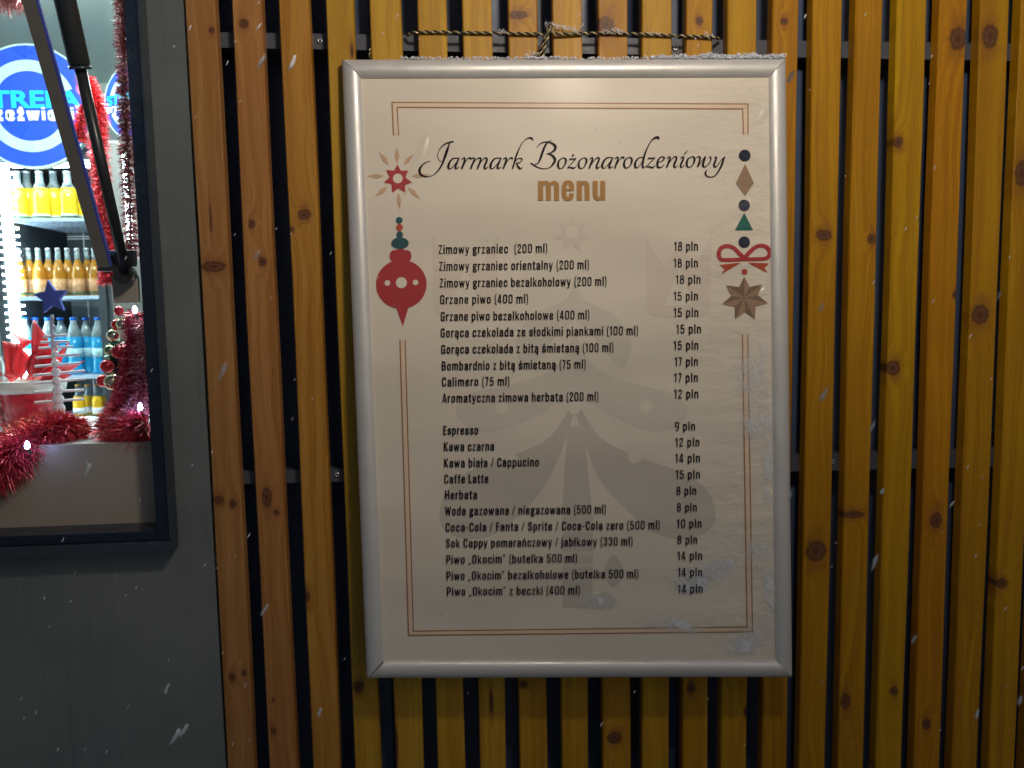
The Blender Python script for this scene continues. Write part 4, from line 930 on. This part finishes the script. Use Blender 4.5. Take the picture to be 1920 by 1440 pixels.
def fairy(px, py, Y, label):
    c = at(px, py, Y); t = thing('fairy_light', label, 'fairy light', tuple(c))
    m = MB(); m.lathe([(.0002, -.005), (.0028, -.003), (.0034, 0), (.0026, .004), (.0004, .007)], 10, c); m.build('bulb', M['fairy'], t, True)
    m = MB(); m.tube([c+Vector((0, 0, -.004)), c+Vector((.002, .004, -.012))], .0016, 6); m.build('socket', M['tin_green'], t)
M['fairy'] = glow('fairy_bulb', (.38, .48, 1.0), 85)
fairy(51, 836, .0, 'blue white fairy light in the dark red tinsel at the left'); fairy(263, 764, .055, 'blue white fairy light low in the right tinsel'); fairy(253, 582, .07, 'violet fairy light at the top of the bauble cluster')

pot = thing('plant_pot', 'red pot with a white rim holding red folded napkins', 'pot', tuple(at(62, 800, .19)))
c = at(62, 812, .19); r_ = .046; topz = at(62, 712, .19).z; c.z = CT; hh = topz-CT
m = MB(); m.lathe([(.001, 0), (r_*.74, 0), (r_*.80, .01), (r_*.98, hh*.78), (r_*.98, hh*.80), (.001, hh*.80)], 28, c); m.build('pot_body', plain('red_ceramic', (.55, .03, .05), .25, var=.06), pot, True)
m = MB(); m.lathe([(r_*.96, hh*.76), (r_*1.12, hh*.79), (r_*1.16, hh*.9), (r_*1.13, hh), (r_*1.03, hh*1.01), (r_*.98, hh*.92), (r_*.95, hh*.84)], 28, c); m.build('pot_rim', plain('white_ceramic', (.80, .80, .78), .3, var=.04), pot, True)
M['nap'] = plain('red_napkin', (.80, .045, .06), .5, var=.12, scale=40)
def petal(pts, th=.0006):
    (ax, ay), (bx, by), (cx_, cy_), (dx_, dy_) = pts
    a, b, c2_, d = at(ax, ay, .19), at(bx, by, .165), at(cx_, cy_, .19), at(dx_, dy_, .205)
    mb = MB(); n = 6; v = []; f = []
    for j in range(n+1):
        for i in range(n+1):
            u, w_ = i/n, j/n; p = a*(1-u)*(1-w_)+b*u*(1-w_)+c2_*u*w_+d*(1-u)*w_
            p = p+Vector((0, -.006*math.sin(u*3.1*2)*math.sin(w_*3.1), 0)); v.append(p)
    for j in range(n):
        for i in range(n): a_ = j*(n+1)+i; f.append((a_, a_+1, a_+n+2, a_+n+1))
    mb.add(v, f); o = mb.build('napkin_leaf', M['nap'], pot, True)
    sm = o.modifiers.new('thickness', 'SOLIDIFY'); sm.thickness = .0012
for P4 in ([(60,705),(58,640),(62,600),(88,632)], [(62,705),(60,650),(88,632),(100,690)], [(30,710),(10,700),(4,640),(40,645)], [(40,712),(20,690),(30,642),(58,672)], [(60,712),(80,690),(130,640),(105,700)],
           [(80,712),(100,690),(158,676),(120,704)], [(70,715),(90,700),(135,702),(110,716)], [(20,716),(5,705),(0,692),(50,700)], [(55,712),(45,680),(70,650),(85,700)], [(50,712),(60,668),(110,640),(98,706)],
           [(40,655),(38,645),(22,625),(62,640)], [(62,690),(75,665),(100,668),(90,704)]):
    petal(P4)
wt = thing('wooden_tree', 'white wooden rung tree with beads and a blue star on top', 'decoration', tuple(at(118, 800, .12)))
M['wwood'] = plain('white_painted_wood', (.72, .72, .76), .5, var=.1, scale=60); M['bstar'] = plain('blue_painted_star', (.15, .21, .72), .45, var=.05)
stem = [at(97, 590, .12), at(100, 660, .12), at(106, 720, .12), at(112, 790, .12)]
m = MB(); m.tube(sp3(stem), .0026, 8); m.build('stem', M['wwood'], wt, True)
for k in range(11):
    y = 596+k*17; x = 97.5+(y-590)*.073; r_ = (2.6+k*.52); c = at(x, y, .12); rr_ = r_*1.25/F_*1.32
    m = MB(); m.lathe([(rr_*math.sin(math.pi*q/8)+1e-5, -rr_*math.cos(math.pi*q/8)) for q in range(9)], 12, c); m.build('bead', M['wwood'], wt, True)
for k, (y0, xa_, xb_, y1) in enumerate([(632,80,125,628),(642,76,130,640),(653,72,138,650),(671,67,150,664),(687,64,152,681),(704,62,160,695),(720,62,160,710),(736,64,158,731),(755,64,158,748)]):
    A, B = at(xa_, y0, .112), at(xb_, y1, .128); m = MB(); m.tube([A, A.lerp(B, .02), A.lerp(B, .98), B], [.0012, .0020, .0020, .0012], 8); m.build('rung', M['wwood'], wt, True)
c = at(97, 558, .115); rr_ = .0262; v = []; f = []
for yy in (-.003, .003):
    for k in range(10):
        th = R(90+6)+k*math.pi/5; q = rr_ if k % 2 == 0 else rr_*.47; v.append(c+Vector((q*math.cos(th), yy, q*math.sin(th))))
f = [tuple(range(10)), tuple(range(19, 9, -1))]+[(k, 10+k, 10+(k+1) % 10, (k+1) % 10) for k in range(10)]
m = MB(); m.add(v, f); m.build('star', M['bstar'], wt)
# cut glass jar with wrapped sweets at the frame's left edge
jar = thing('sweet_jar', 'glass jar of red and white sweets cut by the left picture edge', 'jar', tuple(at(-6, 800, .16)))
c = at(-8, 800, .17); c.z = CT
m = MB(); m.lathe([(.001,0),(.020,0),(.022,.01),(.022,.10),(.017,.115),(.018,.12)], 18, c); m.build('glass', plain('clear_glass', (.85,.92,.95), .05, trans=.9, var=.02), jar, True)
m = MB()
for k in range(7): m.tube([c+Vector((rnd.uniform(-.012,.012), rnd.uniform(-.012,.012), .01+k*.013)), c+Vector((rnd.uniform(-.012,.012), rnd.uniform(-.012,.012), .016+k*.013))], .006, 8)
m.build('sweets', M['nap'], jar, True)

# ------------------------------------------------------------------ market lamp (outside the picture, above the camera) that lights the wall
lampt = thing('market_lamp', 'warm globe lamp on a tall post facing the kiosk', 'lamp', (LAMP_POS.x+.9, LAMP_POS.y-.6, 0))
m = MB(); px_, py_ = LAMP_POS.x+.9, LAMP_POS.y-.6
m.tube([(px_, py_, 0), (px_, py_, LAMP_POS.z+.5)], .04, 12); m.build('post', M['strut'], lampt, True)
m = MB(); m.tube([(px_, py_, LAMP_POS.z+.45), (LAMP_POS.x, LAMP_POS.y, LAMP_POS.z+.45), (LAMP_POS.x, LAMP_POS.y, LAMP_POS.z+.16)], .018, 10); m.build('arm', M['strut'], lampt, True)
m = MB(); m.lathe([(.03, .16), (.10, .13), (.14, .085), (.138, .08), (.03, .12)], 24, LAMP_POS); m.build('shade', M['strut'], lampt, True)
m = MB(); m.lathe([(.001, -.150), (.060, -.148), (.098, -.136), (.102, -.128), (.096, -.130), (.001, -.140)], 24, LAMP_POS)  # unseen bowl added below the globe to dim the lower wall
for k in range(3):
    an = 1.2+k*2.094; m.tube([LAMP_POS+Vector((.092*math.cos(an), .092*math.sin(an), -.132)), LAMP_POS+Vector((.12*math.cos(an), .12*math.sin(an), .09))], .002, 6)
m.build('light_cut_shield', M['strut'], lampt, True)
m = MB(); m.lathe([(.07*math.sin(math.pi*k/12)+1e-5, -.07*math.cos(math.pi*k/12)) for k in range(13)], 20, LAMP_POS)
gl = m.build('globe', plain('lit_globe', (1, .85, .6), .5, emis=(1.0, .86, .70), es=LAMP_W*1.0, var=.02), lampt, True)

# ------------------------------------------------------------------ falling snow
pts = []
SP = [(548,118,.30,34,9),(356,52,.1,12,4),(485,50,.05,15,3),(426,118,.05,10,2),(440,440,.05,7,2),(284,695,.02,9,3),(398,848,.02,9,2),(361,872,.02,8,2.5),(162,868,.02,8,3),(262,937,.02,7,2),(140,1075,.02,5,2),(118,1012,.02,7,2),(216,1080,.02,4,2),
      (132,1128,.02,7,2),(92,1175,.02,6,2),(83,1122,.02,6,3),(255,1103,.02,7,2),(384,1060,.02,9,2.5),(406,1065,.02,6,2),(466,1005,.03,12,3),(460,1285,.0,10,3.5),(312,1298,.1,8,2.5),(240,1325,.0,8,2),(40,1310,.0,9,2),(160,1405,0,4,2),(200,1410,0,8,2),
      (330,1380,.45,34,9),(345,1370,.46,30,7),(437,1395,.05,10,2),(1128,1358,.05,13,4.5),(1190,1297,.05,7,3),(1654,922,.35,12,11),(1785,945,.35,16,6),(1832,1340,.3,18,7),(1510,30,.1,10,2),(1585,330,.02,4,2),(620,475,.03,8,3),(1820,630,.1,10,3),(1309,85,-.02,8,2.5)]
fl = MB(); bm = bmesh.new(); bmesh.ops.create_icosphere(bm, subdivisions=2, radius=1)
bv = [v.co.copy() for v in bm.verts]; bf_ = [tuple(v.index for v in f_.verts) for f_ in bm.faces]; bm.free()
def flake(px, py, near, L_, W_):
    Y = CAM.y + (1.1-near) * .86 if near >= 0 else -.03
    D = (at(px, py, Y)-CAM).length; a = L_/F_*D*.6; b = max(W_/F_*D*.42, a/4.2)*.85
    dr = (RT*rnd.uniform(-.7, -.3) - UP*1.0).normalized(); s1 = dr.cross(FW).normalized(); s2 = dr.cross(s1)
    p = at(px, py, Y); sd_ = rnd.random()*50
    fl.add([p+(dr*v.x*a+s1*v.y*b+s2*v.z*b)*(.75+.6*mnoise.noise(v*1.9+Vector((sd_, 0, 0)))) for v in bv], bf_)
for s_ in SP: flake(s_[0], s_[1], s_[2], s_[3]*.95, s_[4])
for k in range(95):
    flake(rnd.uniform(0, 1920), rnd.uniform(0, 1440), rnd.uniform(.05, .4), rnd.uniform(4, 9), rnd.uniform(1.4, 3))
for k in range(16):
    flake(rnd.choice((rnd.uniform(0, 620), rnd.uniform(1480, 1920))), rnd.uniform(0, 1440), rnd.uniform(.55, .75), rnd.uniform(16, 30), rnd.uniform(4, 8))
M['flake'] = plain('thin_wet_snowflake', (.80, .83, .88), .6, var=.06, scale=300); M['flake'].node_tree.nodes['Principled BSDF'].inputs['Alpha'].default_value = .62
tag(fl.build('falling_snow', M['flake'], None, True), 'loose snowflakes drifting down in front of the wall', 'snowflakes', kind='stuff')
